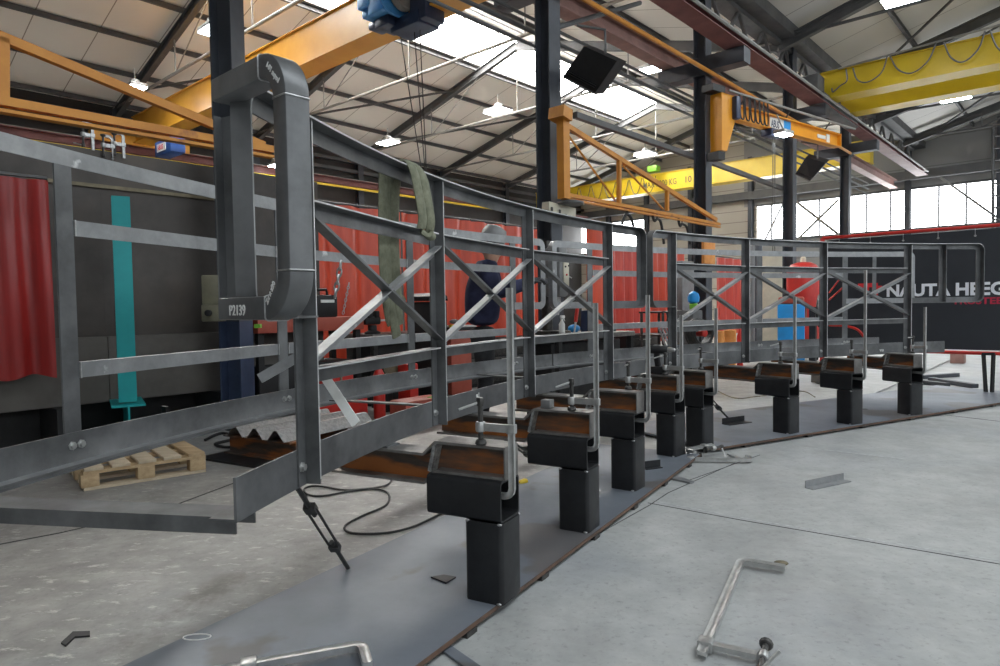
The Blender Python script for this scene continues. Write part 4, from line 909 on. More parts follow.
# dark plate partition at the left
LP_ = 6.35
rt = root('steel_partition', TL(1.4, LP_, 0), 'large dark brown steel partition standing behind the left end of the gangway', 'partition')
for k in range(5):
    t0, t1 = -1.2+k*1.06, -1.2+k*1.06+1.0595
    zt_ = AL(100, 151, LP_).z; b = MB(); b.box(TL((t0+t1)/2, LP_, (.34+zt_)/2), (t1-t0, .06, zt_-.34), (U, W, UP)); b.build('plate', 'brown', rt)
    b = MB(); b.box(TL((t0+t1)/2, LP_-.05, .62), (t1-t0, .06, .56), (U, W, UP), .01); b.build('kick_block', 'block', rt)
for t in (-1, .3, 1.6, 2.9, 3.9):
    b = MB(); b.box(TL(t, LP_+.02, .17), (.1, .5, .34), (U, W, UP)); b.build('foot', 'black', rt)
b = MB(); b.box(TL(1.4, LP_+.35, .2), (5.4, .12, .4), (U, W, UP)); b.build('dark_gap_fill', 'black', rt)  # black box added behind the feet to darken the cluttered gap below the plates
b = MB(); b.bar(TL(-1.2, LP_-.04, 2.17), TL(4.1, LP_-.04, 2.17), .03, .03); part_label(b.build('top_strip', 'pad', rt), 'thin ochre strip')
b = MB(); b.box(TL(1.32, LP_-.1, 1.88), (.22, .1, .55), (U, W, UP), .01); tag(b.build('wall_box', 'truss'), 'dark grey box on the partition beside the left red curtain', 'box')
for k, (x, y, w_) in enumerate(((20, 420, .9), (84, 425, .4), (200, 416, .4), (170, 428, .25))):
    p = AZ(x, y, .03); b = MB()
    for j in range(3): b.bar(p+U*(-w_*.6+.05*j)+UP*(.035+.07*j), p+U*(w_*.7-.1*j)+UP*(.035+.07*j), .1, .06)
    tag(b.build('steel_stack', 'black'), ['low stack of black steel under the left red curtain', 'low stack of black steel under the teal beam', 'low stack of black steel left of the blue column foot', 'short stack of black steel right of the teal beam'][k], 'steel stack')
def curtain(p, q, z0, z1, folds, amp, m, label, seed=0, group='red welding curtains', nm='welding_curtain'):
    p, q = V(p), V(q); p.z = q.z = 0; d = q-p; n = d.normalized().cross(UP); rnd = random.Random(seed); ph = [rnd.random()*6 for _ in range(4)]
    rt = root(nm, (p+q)/2, label, 'curtain', group)
    def fn(a_, b_):
        w_ = amp*(1-.35*b_)*(sin(folds*2*pi*a_+ph[0]+.5*sin(3*b_+ph[1]))+.45*sin(folds*4.7*a_+ph[2]+b_))
        return p+d*a_+n*w_+UP*(z0+(z1-z0)*b_+(.02*sin(9*a_+ph[3]) if b_ == 0 else 0))
    b = MB(); b.grid(fn, int(folds*10), 10, .004); b.build('sheet', m, rt, 60)
    b = MB(); b.tube([p+UP*(z1+.02), q+UP*(z1+.02)], .015, 6); b.build('curtain_rail', 'truss', rt)
    return rt
LQ = 6.1
q0, q1 = AL(-30, 180, LQ), AL(47, 180, LQ); curtain(q0, q1, AL(30, 377, LQ).z, AL(30, 179, LQ).z, 2.2, .035, 'curtaindark', 'deep red welding curtain hanging on the dark partition at the left edge', 1)
cl = [('red welding curtain behind the second truss post, furthest left of the long row', 317, 400), ('red welding curtain behind the green sling and bin', 401, 470), ('red welding curtain directly behind the worker', 471, 550)]
for k, (lab, xa, xb) in enumerate(cl):
    q0, q1 = AL(xa, 260, 7.2), AL(xb, 260, 7.2)
    curtain(q0, q1, .45, 2.42, 3+k, .05, 'curtain', lab, 3+k)
for k, (lab, xa, xb, L_, m, z1) in enumerate((('glossy red strip curtain seen through the hoop gap of the gangway', 606, 646, 7.2, 'curtainpink', 2.25), ('glossy red strip curtain right of the hoop gap', 650, 684, 7.2, 'curtain', 2.3), ('narrow glossy red curtain behind the hose reel', 716, 752, 7.4, 'curtainpink', 2.3))):
    q0, q1 = AL(xa, 270, L_), AL(xb, 270, L_); curtain(q0, q1, .3, z1, 5, .05, m, lab, 11+k)
# teal beam post on a teal beam
c = AL(128, 404, 5.9); h0 = c.z
rt = root('teal_beam_post', ground(c), 'teal painted steel beam standing upright in front of the dark partition', 'beam')
b = MB(); zt_ = AL(122, 197, 5.9).z; b.sweep([V((c.x, c.y, h0+.02)), V((c.x, c.y, zt_))], Iprof(.13, .08, .012, .01), side=V((.85, .53, 0)).normalized()); b.build('upright', 'teal', rt)
b = MB(); dd = V((-.53, .85, 0)).normalized(); cc = V((c.x, c.y, 0)); b.sweep([cc-dd*.12+UP*(h0/2+.012), cc+dd*.9+UP*(h0/2+.012)], Iprof(.24, h0-.01, .018, .014)); b.build('base_beam', 'teal', rt)
# box on the left column
DB = 5.95; c = AY(213, 298, DB); rt = root('switch_box', c-UP*.25, 'olive switch box with a lock on the blue column', 'box')
b = MB(); b.box(AY(214, 290, DB), (.16, .15, .26), bev=.01); b.build('housing', 'olive', rt)
b = MB(); b.box(AY(214, 313, DB-.01), (.16, .16, .15), bev=.01); lo_ = b.build('lock_box', 'olive', rt)
b = MB(); b.lathe(AY(209, 313, DB-.1), V((0, -1, 0)), [(.028, 0), (.028, .03), (.015, .034)], 12); b.build('lock', 'black', lo_)
b = MB(); c = AY(258, 326, DB); b.box(c, (.05, .05, .035)); b.build('connector', 'green', rt)
# small clamps stored on the partition top
for k, (x, ya, yb) in enumerate(((92, 124, 150), (112, 137, 158), (123, 134, 158))):
    p = AL(x, yb, 6.3); q = AL(x, ya, 6.3); clamp(q, -UP, -U, (q-p).length, (q-p).length*.45, .07, 'small silver clamp stored upright on the partition top, %s of three' % ['leftmost', 'middle', 'rightmost'][k], 'clamps on the partition top', m='weld')
# red workbench with welding case and chains
LB = 6.0
z = AL(335, 317, LB).z
a0, a1 = AL(255, 316, LB), AL(361, 316, LB); c = (a0+a1)/2; c.z = 0; wid = (a1-a0).length
rt = root('workbench', c, 'red topped steel workbench behind the first truss post', 'workbench')
b = MB(); b.box(c+UP*(z-.07)+W*.25, (wid, .6, .14), (U, W, UP), .006); b.build('top', 'redbox', rt)
for s in (-1, 1):
    for j in (0.02, .48):
        b = MB(); b.box(c+U*s*(wid/2-.05)+W*j+UP*(z-.14)/2, (.06, .06, z-.14), (U, W, UP)); b.build('leg', 'black', rt)
b = MB(); b.box(c+W*.3+UP*.3, (wid-.1, .5, .5), (U, W, UP), .01); b.build('lower_shelf', 'black', rt)
p = AL(326, 313, LB); p.z = z; rt = root('welding_case', p+W*.1, 'black portable welding case on the red workbench', 'welding case')
hc = AL(326, 295, LB).z-z
b = MB(); b.box(p+W*.12+UP*hc*.5, (.26, .3, hc), (U, W, UP), .02); b.build('casing', 'black', rt)
b = MB(); b.tube([p+W*.12+U*x+UP*y for x, y in ((-.1, hc), (-.09, hc+.06), (.09, hc+.06), (.1, hc))], .014, 6); b.build('handle', 'black', rt)
b = MB(); b.box(p-W*.034+UP*hc*.72-U*.0, (.16, .012, .03), (U, W, UP)); b.build('front_label', 'white', rt)
def chain(p, q, label, m='weld'):
    p, q = V(p), V(q); d = (q-p).normalized(); a, n, _ = frame_axes(d); L_ = (q-p).length; k = max(5, int(L_/.034)); rt = root('rigging_chain', q, label, 'chain')
    for i in range(k):
        c = p.lerp(q, (i+.5)/k); s_ = a if i % 2 else n
        b = MB(); b.tube([c+s_*(.011*cos(x))+d*(.025*sin(x)) for x in [j*pi/5 for j in range(10)]], .0045, 5, closed=True); b.build('link', m, rt)
    return rt
bp = G(.345, GR+GW, ZM-.07); pq = AY(337, 296, bp.y+.02)
chain(AY(341, 262, bp.y+.06), AY(335, 297, bp.y+.06), 'silver chain hanging from the mid rail above the welding case')
chain(AL(349, 283, 6.08), AL(343, 314, 6.08), 'silver chain standing stiff on the red workbench right of the welding case')
# dark bench with vice, sling end and bin
a0, a1 = AL(370, 342, LB), AL(440, 337, LB); z = AL(400, 333, LB).z; c = (a0+a1)/2; c.z = 0; wid = (a1-a0).length
rt = root('workbench', c, 'black steel workbench in the middle, behind the crossed braces', 'workbench')
b = MB(); b.box(c+UP*(z-.03)+W*.25, (wid, .6, .06), (U, W, UP), .006); b.build('top', 'scale', rt)
b = MB(); b.box(c+UP*(z*.5-.05)+W*.3, (wid-.1, .45, z-.1), (U, W, UP), .01); b.build('cabinet', 'black', rt)
for s in (-1, 1):
    b = MB(); b.box(c+U*s*(wid/2-.04)-W*.02+UP*(z-.06)/2, (.06, .06, z-.06), (U, W, UP)); b.build('leg', 'screw', rt)
p = AL(378, 331, LB); p.z = z; rt = root('bench_vice', p+W*.1, 'black bench vice on the middle workbench', 'vice')
b = MB(); b.lathe(p+W*.1, UP, [(.09, 0), (.09, .02), (.05, .04), (.05, .1)], 12); b.build('base', 'black', rt)
b = MB(); b.box(p+W*.1+UP*.15-U*.02, (.22, .1, .09), (U, W, UP), .02); b.box(p+W*.1+UP*.22-U*.07, (.05, .14, .08), (U, W, UP), .01); b.box(p+W*.1+UP*.22+U*.03, (.05, .14, .08), (U, W, UP), .01); b.build('jaws', 'black', rt)
b = MB(); b.tube([p+W*.1+UP*.15+U*.1, p+W*.1+UP*.15+U*.2], .012, 6); b.tube([p+W*.02+UP*.15+U*.19, p+W*.2+UP*.15+U*.19], .008, 6); b.build('handle', 'chrome', rt)
p = AL(429, 345, 5.55); p.z = .3; zt_ = AL(429, 301, 5.55).z; rt = root('tool_bin', ground(p), 'black bin with a glossy lid behind the second truss post', 'bin')
b = MB(); b.box(V((p.x, p.y, zt_/2)), (.26, .34, zt_-.02), (U, W, UP), .02); b.build('body', 'black', rt)
b = MB(); b.sweep([V((p.x, p.y, zt_))-W*.17, V((p.x, p.y, zt_))+W*.17], [(-.14, 0), (.14, 0), (.13, .05), (.08, .085), (-.08, .085), (-.13, .05)]); b.build('lid', 'blackgloss', rt)
b = MB(); b.box(V((p.x, p.y, zt_+.08))-W*.1, (.12, .1, .015), (U, W, UP), .004); b.build('lid_label', 'weld', rt)
# papers at the right end of the bench
p = AL(460, 326, LB); z2 = AL(460, 327, LB).z
rt = root('side_table', ground(p), 'small table with papers left of the worker', 'table')
b = MB(); b.box(V((p.x, p.y, z2-.02))+W*.1, (.42, .5, .04), (U, W, UP), .005); b.build('top', 'black', rt)
b = MB(); b.box(V((p.x, p.y, z2/2-.03))+W*.15, (.36, .34, z2-.08), (U, W, UP), .01); b.build('body', 'redbox', rt)
b = MB(); b.box(V((p.x, p.y, z2+.012))+W*.05+U*.05, (.3, .3, .022), (U, W, UP), .003); tag(b.build('paper_stack', 'white'), 'white papers on the small table left of the worker', 'papers')
b = MB(); b.lathe(V((p.x, p.y, z2))-U*.15, UP, [(.03, 0), (.03, .03), (.02, .035)], 12); tag(b.build('tape_roll', 'yellow'), 'yellow tape roll beside the white papers', 'tape')
b = MB(); b.ball(V((p.x, p.y, z2+.07))-U*.05+W*.05, .05, (1.3, 1, .6)); tag(b.build('face_mask', 'grey'), 'grey dust mask lying on the white papers', 'mask')
# low red storage below the benches
p = AL(332, 388, 5.6); p.z = 0; zt_ = AL(332, 371, 5.6).z; rt = root('slotted_crate', p, 'red slotted plastic crate under the red workbench', 'crate')
b = MB(); b.box(p+UP*zt_/2, (.3, .3, zt_), (U, W, UP), .01); b.build('body', 'red', rt)
b = MB()
for k in range(4): b.box(p-W*.152+UP*zt_*(.3+.17*k), (.26, .008, .015), (U, W, UP))
b.build('slots', 'darkred', rt)
b = MB(); b.box(p+UP*zt_*.6-W*.158, (.02, .01, zt_*.75), (U, W, UP)); b.build('strap', 'olive', rt)
p = AL(379, 380, 5.35); p.z = 0; zt_ = AL(379, 367, 5.35).z; rt = root('fire_extinguisher', p, 'red fire extinguisher on the floor left of the grinding disc', 'extinguisher')
b = MB(); b.lathe(p, UP, [(.05, 0), (.06, .01), (.06, zt_-.08), (.03, zt_-.02)], 14); b.build('cylinder', 'red', rt)
b = MB(); b.lathe(p+UP*(zt_-.03), UP, [(.02, 0), (.025, .05), (.01, .07)], 8); b.build('valve', 'black', rt)
p = AL(392, 368, 5.55); rt = root('bench_grinder', ground(p), 'grinder pedestal with a grey disc under the middle workbench', 'grinder')
b = MB(); b.lathe(p, (U*-.3-W).normalized(), [(.02, -.02), (.1, -.02), (.1, .02), (.02, .02)], 24); b.build('disc', 'pad', rt)
b = MB(); b.box(V((p.x, p.y, p.z/2))+W*.1, (.1, .1, p.z), (U, W, UP), .01); b.box(p+W*.12, (.14, .16, .12), (U, W, UP), .03); b.build('pedestal', 'black', rt)
p = AL(408, 375, 5.4); p.z = 0; zt_ = AL(404, 362, 5.55).z; b = MB(); b.box(p+UP*zt_/2, (.12, .2, zt_), (U, W, UP), .015); tag(b.build('red_box', 'red'), 'small red box right of the grinding disc', 'box')
b = MB(); pp = AL(340, 408, 5.35); b.box(V((pp.x, pp.y, .14)), (.62, .04, .28), (U, W, UP), .01); 
tag(b.build('red_board', 'red'), 'red board seen between the edge beams in the first bay', 'board')
p = AL(418, 398, 4.75); rt = root('tool_case', ground(p), 'faded red tool case with a green label in the second bay', 'case')
zc_ = max(.12, p.z); b = MB(); b.box(V((p.x, p.y, zc_/2)), (.5, .24, zc_), (U, W, UP), .02); b.build('body', 'redbox', rt)
b = MB(); b.box(V((p.x, p.y, zc_+.002))+U*.12-W*.08, (.1, .06, .006), (U, W, UP)); b.build('label_sticker', 'green', rt)
# machine and bench right of the worker
LM = 4.15
c = AL(545, 210, 4.42); rt = root('sign_box', c-UP*.1, 'cream control box with dark marks on the middle column', 'box')
b = MB(); w2 = (AL(572, 215, 4.42)-AL(545, 210, 4.42)).length; b.bar(AL(545.5, 209.5, 4.42), AL(572, 216, 4.42), .1, .16, side=W); b.build('housing', 'cream', rt)
b = MB()
for x, y in ((552, 209), (560, 211.5), (566, 216), (554, 214)): b.box(AL(x, y, 4.355), (.03, .006, .04), (U, W, UP))
b.build('marks', 'screw', rt)
LM = 4.05
a0, a1 = AL(541, 335, LM), AL(618, 330, LM); z = AL(575, 333, LM).z; cb = (a0+a1)/2; cb.z = 0; wid = (a1-a0).length
rt = root('workbench', cb, 'dark tool bench with a spray bottle behind the fourth truss bay', 'workbench')
b = MB(); b.box(cb+UP*(z-.03), (wid, .44, .05), (U, W, UP), .005); b.build('top', 'scale', rt)
b = MB(); b.box(cb+UP*(z-.06)/2+W*.06, (wid-.14, .26, z-.12), (U, W, UP), .01); b.build('cupboard', 'black', rt)
for s in (-1, 1):
    for j in (-.18, .18):
        b = MB(); b.box(cb+U*s*(wid/2-.04)+W*j+UP*(z-.055)/2, (.05, .05, z-.055), (U, W, UP)); b.build('leg', 'black', rt)
zt0_ = z-.005
def onb(px, L_): p = AL(px, 332, L_); return V((p.x, p.y, zt0_))
p = onb(553, LM+.06); zz = lambda y: AL(556, y, LM).z
rt = root('drilling_machine', p, 'grey bench drilling machine with cream panel right of the worker', 'machine')
b = MB(); b.box(p+UP*.02, (.24, .28, .04), (U, W, UP), .008); b.build('base', 'screw', rt)
b = MB(); b.sweep([p+W*.07+UP*.04, V((p.x, p.y, zz(240)))+W*.07], rrect(.09, .09, .02), side=U); b.build('pillar', 'screw', rt)
hc_ = V((p.x, p.y, zz(272))); hh = zz(248)-zz(298)
b = MB(); b.box(hc_-W*.05, (.15, .2, hh), (U, W, UP), .03); b.build('head', 'grey', rt)
b = MB(); b.box(hc_-W*.156+U*.02, (.09, .012, hh*.6), (U, W, UP), .004); cp = b.build('control_panel', 'cream', rt)
for x, y in ((-.02, .05), (.035, .06), (.0, -.03)):
    b = MB(); b.lathe(hc_-W*.16+U*(.02+x)+UP*y, -W, [(.01, 0), (.01, .01), (.005, .014)], 8); b.build('button', 'red' if y < 0 else 'screw', cp)
b = MB(); b.lathe(V((p.x, p.y, zz(315)))-W*.06, UP, [(.015, 0), (.02, .05), (.035, .09), (.035, zz(297)-zz(315))], 12); b.build('spindle', 'chrome', rt)
c0 = hc_+U*.09-W*.05
for k in range(3):
    x = k*2*pi/3; b = MB(); b.tube([c0-U*.02, c0+U*.03+(UP*cos(x)+W*sin(x))*.12], .007, 5); b.build('feed_handle', 'chrome', rt)
p = onb(562, LM-.12); hb_ = AL(562, 315, LM-.12).z-p.z
rt = root('spray_bottle', p, 'pale spray bottle on the dark tool bench', 'bottle')
b = MB(); b.lathe(p, UP, [(.026, 0), (.03, .01), (.03, hb_*.55), (.012, hb_*.72), (.012, hb_*.8)], 14); b.build('body', 'white', rt)
b = MB(); b.box(p+UP*hb_*.9+U*.01, (.06, .02, .03), (U, W, UP), .005); b.tube([p+UP*hb_*.87+U*.02, p+UP*hb_*.7+U*.045], .005, 5); b.build('trigger_head', 'white', rt)
p = onb(574, LM-.08); q = AL(578, 304, LM-.1); rt = root('hand_ratchet', p, 'red handled ratchet standing on the dark tool bench', 'tool')
d = q-p; b = MB(); b.tube([p, p+d*.45], .01, 8); b.build('shaft', 'chrome', rt); b = MB(); b.tube([p+d*.4, p+d*.95], .018, 8); b.build('grip', 'red', rt); b = MB(); b.ball(p+d, .022); b.build('head', 'chrome', rt)
pp = onb(586, LM-.03); b = MB(); b.box(pp+UP*.12, (.05, .1, .24), (U, W, UP), .01); tag(b.build('dark_case', 'navy'), 'dark blue upright case on the tool bench', 'case')
pp = onb(574, LM+.12); b = MB(); b.ball(pp+UP*.045, .045, (1.9, 1.2, 1), (U, W, UP)); tag(b.build('blue_cloth', 'gasblue'), 'crumpled blue cloth on the tool bench behind the ratchet', 'cloth')
pp = onb(606, LM); rt = root('parts_tray', pp, 'small tray of brass fittings at the right end of the tool bench', 'tray')
b = MB(); b.box(pp+UP*.02, (.2, .14, .04), (U, W, UP), .005); b.build('tray', 'screw', rt)
for k in range(4): b = MB(); b.lathe(pp+UP*.04+U*(-.06+.04*k)+W*(.03*(k % 2)), UP, [(.012, 0), (.014, .03+.02*(k % 2)), (.006, .06)], 8); b.build('fitting', ['pad', 'red', 'chrome', 'pad'][k], rt)
for k, (xa, xb, ya, yb, m, lab) in enumerate(((588, 605, 226, 310, 'curtain', 'orange red board standing behind the fourth truss post'), (606, 612, 240, 320, 'darkred', 'dark red board standing beside the orange red board'), (703, 714, 238, 264, 'sack', 'orange board on the column behind the hose reel'))):
    L_ = 6.6 if k < 2 else 4.3; p = AL((xa+xb)/2, yb, L_); q = AL((xa+xb)/2, ya, L_); w_ = (AL(xb, yb, L_)-AL(xa, yb, L_)).length
    z0 = 0 if k < 2 else p.z
    b = MB(); b.box(V((p.x, p.y, (z0+q.z)/2)), (w_, .05, q.z-z0), (U, W, UP), .01); tag(b.build('red_board' if k < 2 else 'orange_board', m), lab, 'board')
# trolley with clamps, hose reel, bottle, sacks, gas cabinet, vessel
p = AL(661, 350, 5.6); p.z = 0; zt_ = AL(664, 312, 5.6).z
rt = root('tool_trolley', p, 'dark tool trolley with hanging clamps right of the hoop gap', 'trolley')
b = MB()
for s in (-1, 1):
    for j in (-1, 1): b.bar(p+U*s*.3+W*j*.2+UP*.02, p+U*s*.3+W*j*.2+UP*zt_, .04, .04)
b.build('frame_post', 'screw', rt)
for z in (.25, zt_*.6, zt_):
    b = MB(); b.box(p+UP*z, (.68, .46, .03), (U, W, UP)); b.build('shelf', 'screw', rt)
for k in range(5):
    b = MB(); o = p-W*.25+U*(-.26+.12*k)+UP*(zt_+.02); b.tube([o, o+U*.07-UP*.16, o+U*.12-UP*.3], [.018, .022, .012], 6); b.tube([o+U*.06, o+U*.02-UP*.16, o-U*.02-UP*.28], [.014, .018, .01], 6); b.build('spring_clamp', 'chrome' if k % 2 else 'screw', rt)
a0, a1 = AL(659, 328, 5.2), AL(668, 352, 5.2); b = MB(); d = a1-a0
for k in range(4): b.bar(a0+U*.1*k, a0+d+U*.1*k, .03, .012)
for k in range(5): b.bar(a0+d*k/4, a0+d*k/4+U*.3, .03, .012)
tag(b.build('wire_rack', 'weld'), 'tilted pale wire rack leaning on the tool trolley', 'rack')
p = AL(695, 310, 4.12)
b = MB(); q = p+W*.1; b.box(V((q.x, q.y, (p.z-.004)/2)), (.3, .28, p.z-.004), (U, W, UP), .01); tag(b.build('cupboard', 'truss'), 'dark low cupboard under the blue and green bottle', 'cupboard')
rt = root('stand_bottle', p, 'blue topped green bottle on a dark cupboard behind the fifth truss post', 'bottle')
zt_ = AL(695, 291, 4.12).z-p.z; b = MB(); b.lathe(p+W*.02, UP, [(.04, 0), (.058, .02), (.058, zt_*.3), (.04, zt_*.38)], 14); b.build('body', 'green', rt)
b = MB(); b.lathe(p+W*.02+UP*zt_*.36, UP, [(.05, 0), (.075, .02), (.082, zt_*.3), (.065, zt_*.5), (.02, zt_*.62)], 14); b.build('cap', 'gasblue', rt)
p, q = AL(672, 330, 5.6), AL(699, 330, 5.6); zt_ = AL(685, 262, 5.6).z; cc = ground((p+q)/2)
b = MB(); b.box(cc+UP*zt_/2, ((q-p).length*.8, .3, zt_), (U, W, UP), .02); tag(b.build('grey_cabinet', 'grey'), 'tall plain grey cabinet behind the bottle and the hose reel', 'cabinet')
p = AL(700, 333, 3.75); r_ = PW(15, p); p.z = max(p.z, r_+.05)
rt = root('hose_reel', ground(p), 'black hose reel with a red hub behind the fifth truss post', 'hose reel')
ax = (-W*.9-U*.4).normalized(); a, n, _ = frame_axes(ax)
b = MB()
for k in range(4): b.tube([p+ax*(.04*k-.06)+a*(r_*(.86-.04*k)*cos(x))+n*(r_*(.86-.04*k)*sin(x)) for x in [j*pi/10 for j in range(20)]], .024, 6, closed=True)
b.build('hose', 'rubber', rt)
b = MB(); b.lathe(p-ax*.09, ax, [(.03, 0), (.045, .01), (.045, .18), (.03, .19)], 12); b.build('hub', 'red', rt)
b = MB()
for k in range(3): x = k*2*pi/3+.5; b.bar(p, p+(a*cos(x)+n*sin(x))*r_*.85, .03, .02)
b.box(ground(p)+UP*p.z/2+W*.12, (.07, .05, p.z), (U, W, UP)); b.build('stand', 'screw', rt)
for k, (xa, xb, ya, yb, m, nm, lab, ct) in enumerate(((714, 724, 331, 346, 'sack', 'paper_sack', 'orange paper sack leaning left in front of the hose reel', 'sack'), (724, 736, 330, 346, 'sack', 'paper_sack', 'upright orange paper sack beside the red canister', 'sack'), (737, 743, 329, 345, 'red', 'red_canister', 'red canister right of the orange sacks', 'canister'))):
    p = AL((xa+xb)/2, yb, 4.3); q = AL((xa+xb)/2, ya, 4.3); w_ = PW(xb-xa, p); z0 = 0
    b = MB()
    if k < 2: b.sweep([V((p.x, p.y, 0)), V((p.x, p.y, q.z*.5)), V((p.x, p.y, q.z))], rrect(w_*.95, .2, .05), side=vax(p)[0])
    else: b.lathe(V((p.x, p.y, 0)), UP, [(w_*.45, 0), (w_*.5, .02), (w_*.5, q.z-.12), (w_*.2, q.z-.03), (w_*.2, q.z)], 14)
    tag(b.build(nm, m), lab, ct, 'orange paper sacks' if k < 2 else None)
p = AL(791, 343, 3.9); p.z = 0; zt_ = AL(791, 304, 3.9).z; w_ = PW(24, p)
rt = root('gas_cabinet', p, 'bright blue cabinet with a red top behind the sixth truss post', 'cabinet')
b = MB(); b.box(p+UP*zt_/2, (w_, w_*.7, zt_), vax(p), .02); b.build('body', 'gasblue', rt)
b = MB(); b.box(p+UP*(zt_+.06), (w_*.96, w_*.66, .12), vax(p), .03); b.build('top', 'redbox', rt)
b = MB(); b.tube(spline([p+UP*(zt_+.08)+U*.05-W*.1, p+UP*(zt_-.05)+U*.22-W*.16, p+UP*(zt_-.25)+U*.2-W*.17, p+UP*(zt_-.25)-U*.05-W*.17], 6), .011, 6); b.build('hose', 'pad', rt)
p = AL(803, 345, 4.2); p.z = 0; zt_ = AL(803, 262, 4.2).z; r_ = PW(30, p)/2
rt = root('pressure_vessel', p, 'tall red pressure vessel with a domed top behind the sixth truss bay', 'pressure vessel')
b = MB(); b.lathe(p, UP, [(r_*.7, .05), (r_, .2), (r_, zt_-r_*.7), (r_*.93, zt_-r_*.4), (r_*.75, zt_-r_*.17), (r_*.45, zt_-r_*.04), (r_*.1, zt_)], 24); b.build('tank', 'red', rt, 60)
b = MB(); b.lathe(p+UP*zt_, UP, [(.05, 0), (.05, .08), (.03, .1)], 10); b.build('valve', 'cream', rt)
b = MB()
for k in range(3): x = k*2.1; b.box(p+V((cos(x), sin(x), 0))*r_*.8+UP*.06, (.08, .08, .12))
b.build('foot', 'black', rt)
p = AL(819, 345, 3.6); p.z = 0; c = AL(819, 308, 3.6); r_ = .27
rt = root('hose_coil', p, 'grey coiled hoses hanging on a dark stand left of the lettered screen', 'hose')
b = MB(); b.box(p+UP*c.z/2+W*.1, (.1, .1, c.z), (U, W, UP)); b.tube([c+W*.1, c-W*.2], .02, 6); b.build('stand', 'black', rt)
for k in range(6):
    b = MB(); b.tube([c-W*(.02+.03*k)+U*(r_*(.75+.05*k)*cos(x)*.75)+UP*(r_*(1+.05*(k % 3))*sin(x)-.05) for x in [j*pi/9 for j in range(18)]], .024, 6, closed=True); b.build('coil', 'hose' if k % 3 else 'rubber', rt)
for k, (x, w_, m, lab) in enumerate(((752, .05, 'grey', 'slim grey upright pipe left of the cream door'), (758, .08, 'column', 'dark upright pipe against the cream door'))):
    p = AL(x, 345, 4.9); p.z = 0; b = MB(); b.lathe(p, UP, [(w_, 0), (w_, 2.2), (w_*.6, 2.3)], 12); tag(b.build('upright_pipe', m), lab, 'pipe')
p = AL(771, 345, 5.1); zt_ = AL(771, 252, 5.1).z; c = ground(p)
b = MB(); b.box(c+UP*zt_/2, (PW(20, p), .06, zt_), vax(p), .01); tag(b.build('door_panel', 'cream'), 'cream door panel behind the sixth truss bay', 'door panel')
for k, (xa, xb, L_, ya, lab, m) in enumerate(((442, 548, 6.55, 338, 'long dark tool chest standing before the red curtain behind the worker', 'black'), (617, 652, 6.5, 334, 'dark low cabinet under the glossy red curtain', 'black'), (562, 590, 6.0, 336, 'dark storage box behind the tool bench', 'truss'))):
    p, q = AL(xa, 350, L_), AL(xb, 350, L_); h_ = AL((xa+xb)/2, ya, L_).z; cc = ground((p+q)/2); rt = root('tool_chest', cc, lab, 'tool chest')
    b = MB(); b.box(cc+UP*h_/2, ((q-p).length, .4, h_), (U, W, UP), .015); b.build('body', m, rt)
    for i in range(3):
        b = MB(); b.box(cc-W*.205+UP*h_*(.2+.28*i), ((q-p).length*.92, .012, h_*.24), (U, W, UP), .003); dr = b.build('drawer', 'screw', rt)
        b = MB(); b.bar(cc-W*.22-U*.2+UP*h_*(.27+.28*i), cc-W*.22+U*.2+UP*h_*(.27+.28*i), .015, .015); b.build('handle', 'chrome', dr)
# lettered dark screen
TB = 9.7; BL, BR = AT(827, 300, TB).dot(W), .15
zb_, zt_ = .5, 1.93
rt = root('banner_screen', TL(TB, (BL+BR)/2, 0), 'dark screen with white and red lettering in a red pipe frame at the right', 'screen')
b = MB(); b.prism([TL(TB, BL, zb_), TL(TB, BR, zb_), TL(TB, BR, zt_), TL(TB, BL, zt_)], U*.012); b.build('sheet', 'banner', rt)
b = MB(); b.tube([TL(TB, BL+.06, zt_+.035), TL(TB, BR-.3, zt_+.035)], .022, 8); b.build('frame_pipe', 'red', rt)
b = MB(); b.tube([TL(TB, BL+.06, zb_-.035), TL(TB, BR-.3, zb_-.035)], .022, 8); b.build('frame_pipe', 'red', rt)
b = MB(); b.tube([TL(TB, BL+.06, .02), TL(TB, BL+.06, zt_+.035)], .03, 8); b.build('frame_upright', 'red', rt)
b = MB(); b.tube([TL(TB, BR-.3, .02), TL(TB, BR-.3, zt_+.035)], .03, 8); b.build('frame_upright', 'red', rt)
for L_ in (BL+.06,):
    b = MB(); b.box(TL(TB, L_, .12), (.5, .14, .2), (U, W, UP), .01); b.build('foot', 'block', rt)
    b = MB(); b.tube([TL(TB, L_, .2), TL(TB, L_, zb_-.03)], .025, 6); b.build('foot_post', 'black', rt)
for k in range(7):
    L_ = BL-.15-(BL-BR)*k/7; b = MB(); b.lathe(TL(TB-.001, L_, zt_-.07), -U, [(.014, 0), (.014, .003), (.006, .004)], 8); b.build('eyelet', 'weld', rt)
    b = MB(); b.tube([TL(TB-.004, L_, zt_-.07), TL(TB-.01, L_, zt_+.04)], .004, 5); b.build('tie', 'weld', rt)
o = AT(886, 296.8, TB-.001); q = AT(1004, 293, TB-.001); o.z = q.z = AT(945, 295.2, TB).z
me = text_mesh('NAUTA HEEG', .2, .006); wd = max(v.co.x for v in me.vertices)-min(v.co.x for v in me.vertices); caph = max(v.co.y for v in me.vertices)
tgt = (AT(955, 282, TB).z-AT(955, 294.2, TB).z); sc_ = .2*tgt/caph
lettering('lettering', 'NAUTA HEEG', sc_, o, -W, UP, 'bannertext', rt, sx=(q-o).length/(wd*sc_/.2), fat=.0075)
o = AT(952, 304.5, TB-.001); q = AT(1002, 303, TB-.001); o.z = AT(970, 304, TB).z
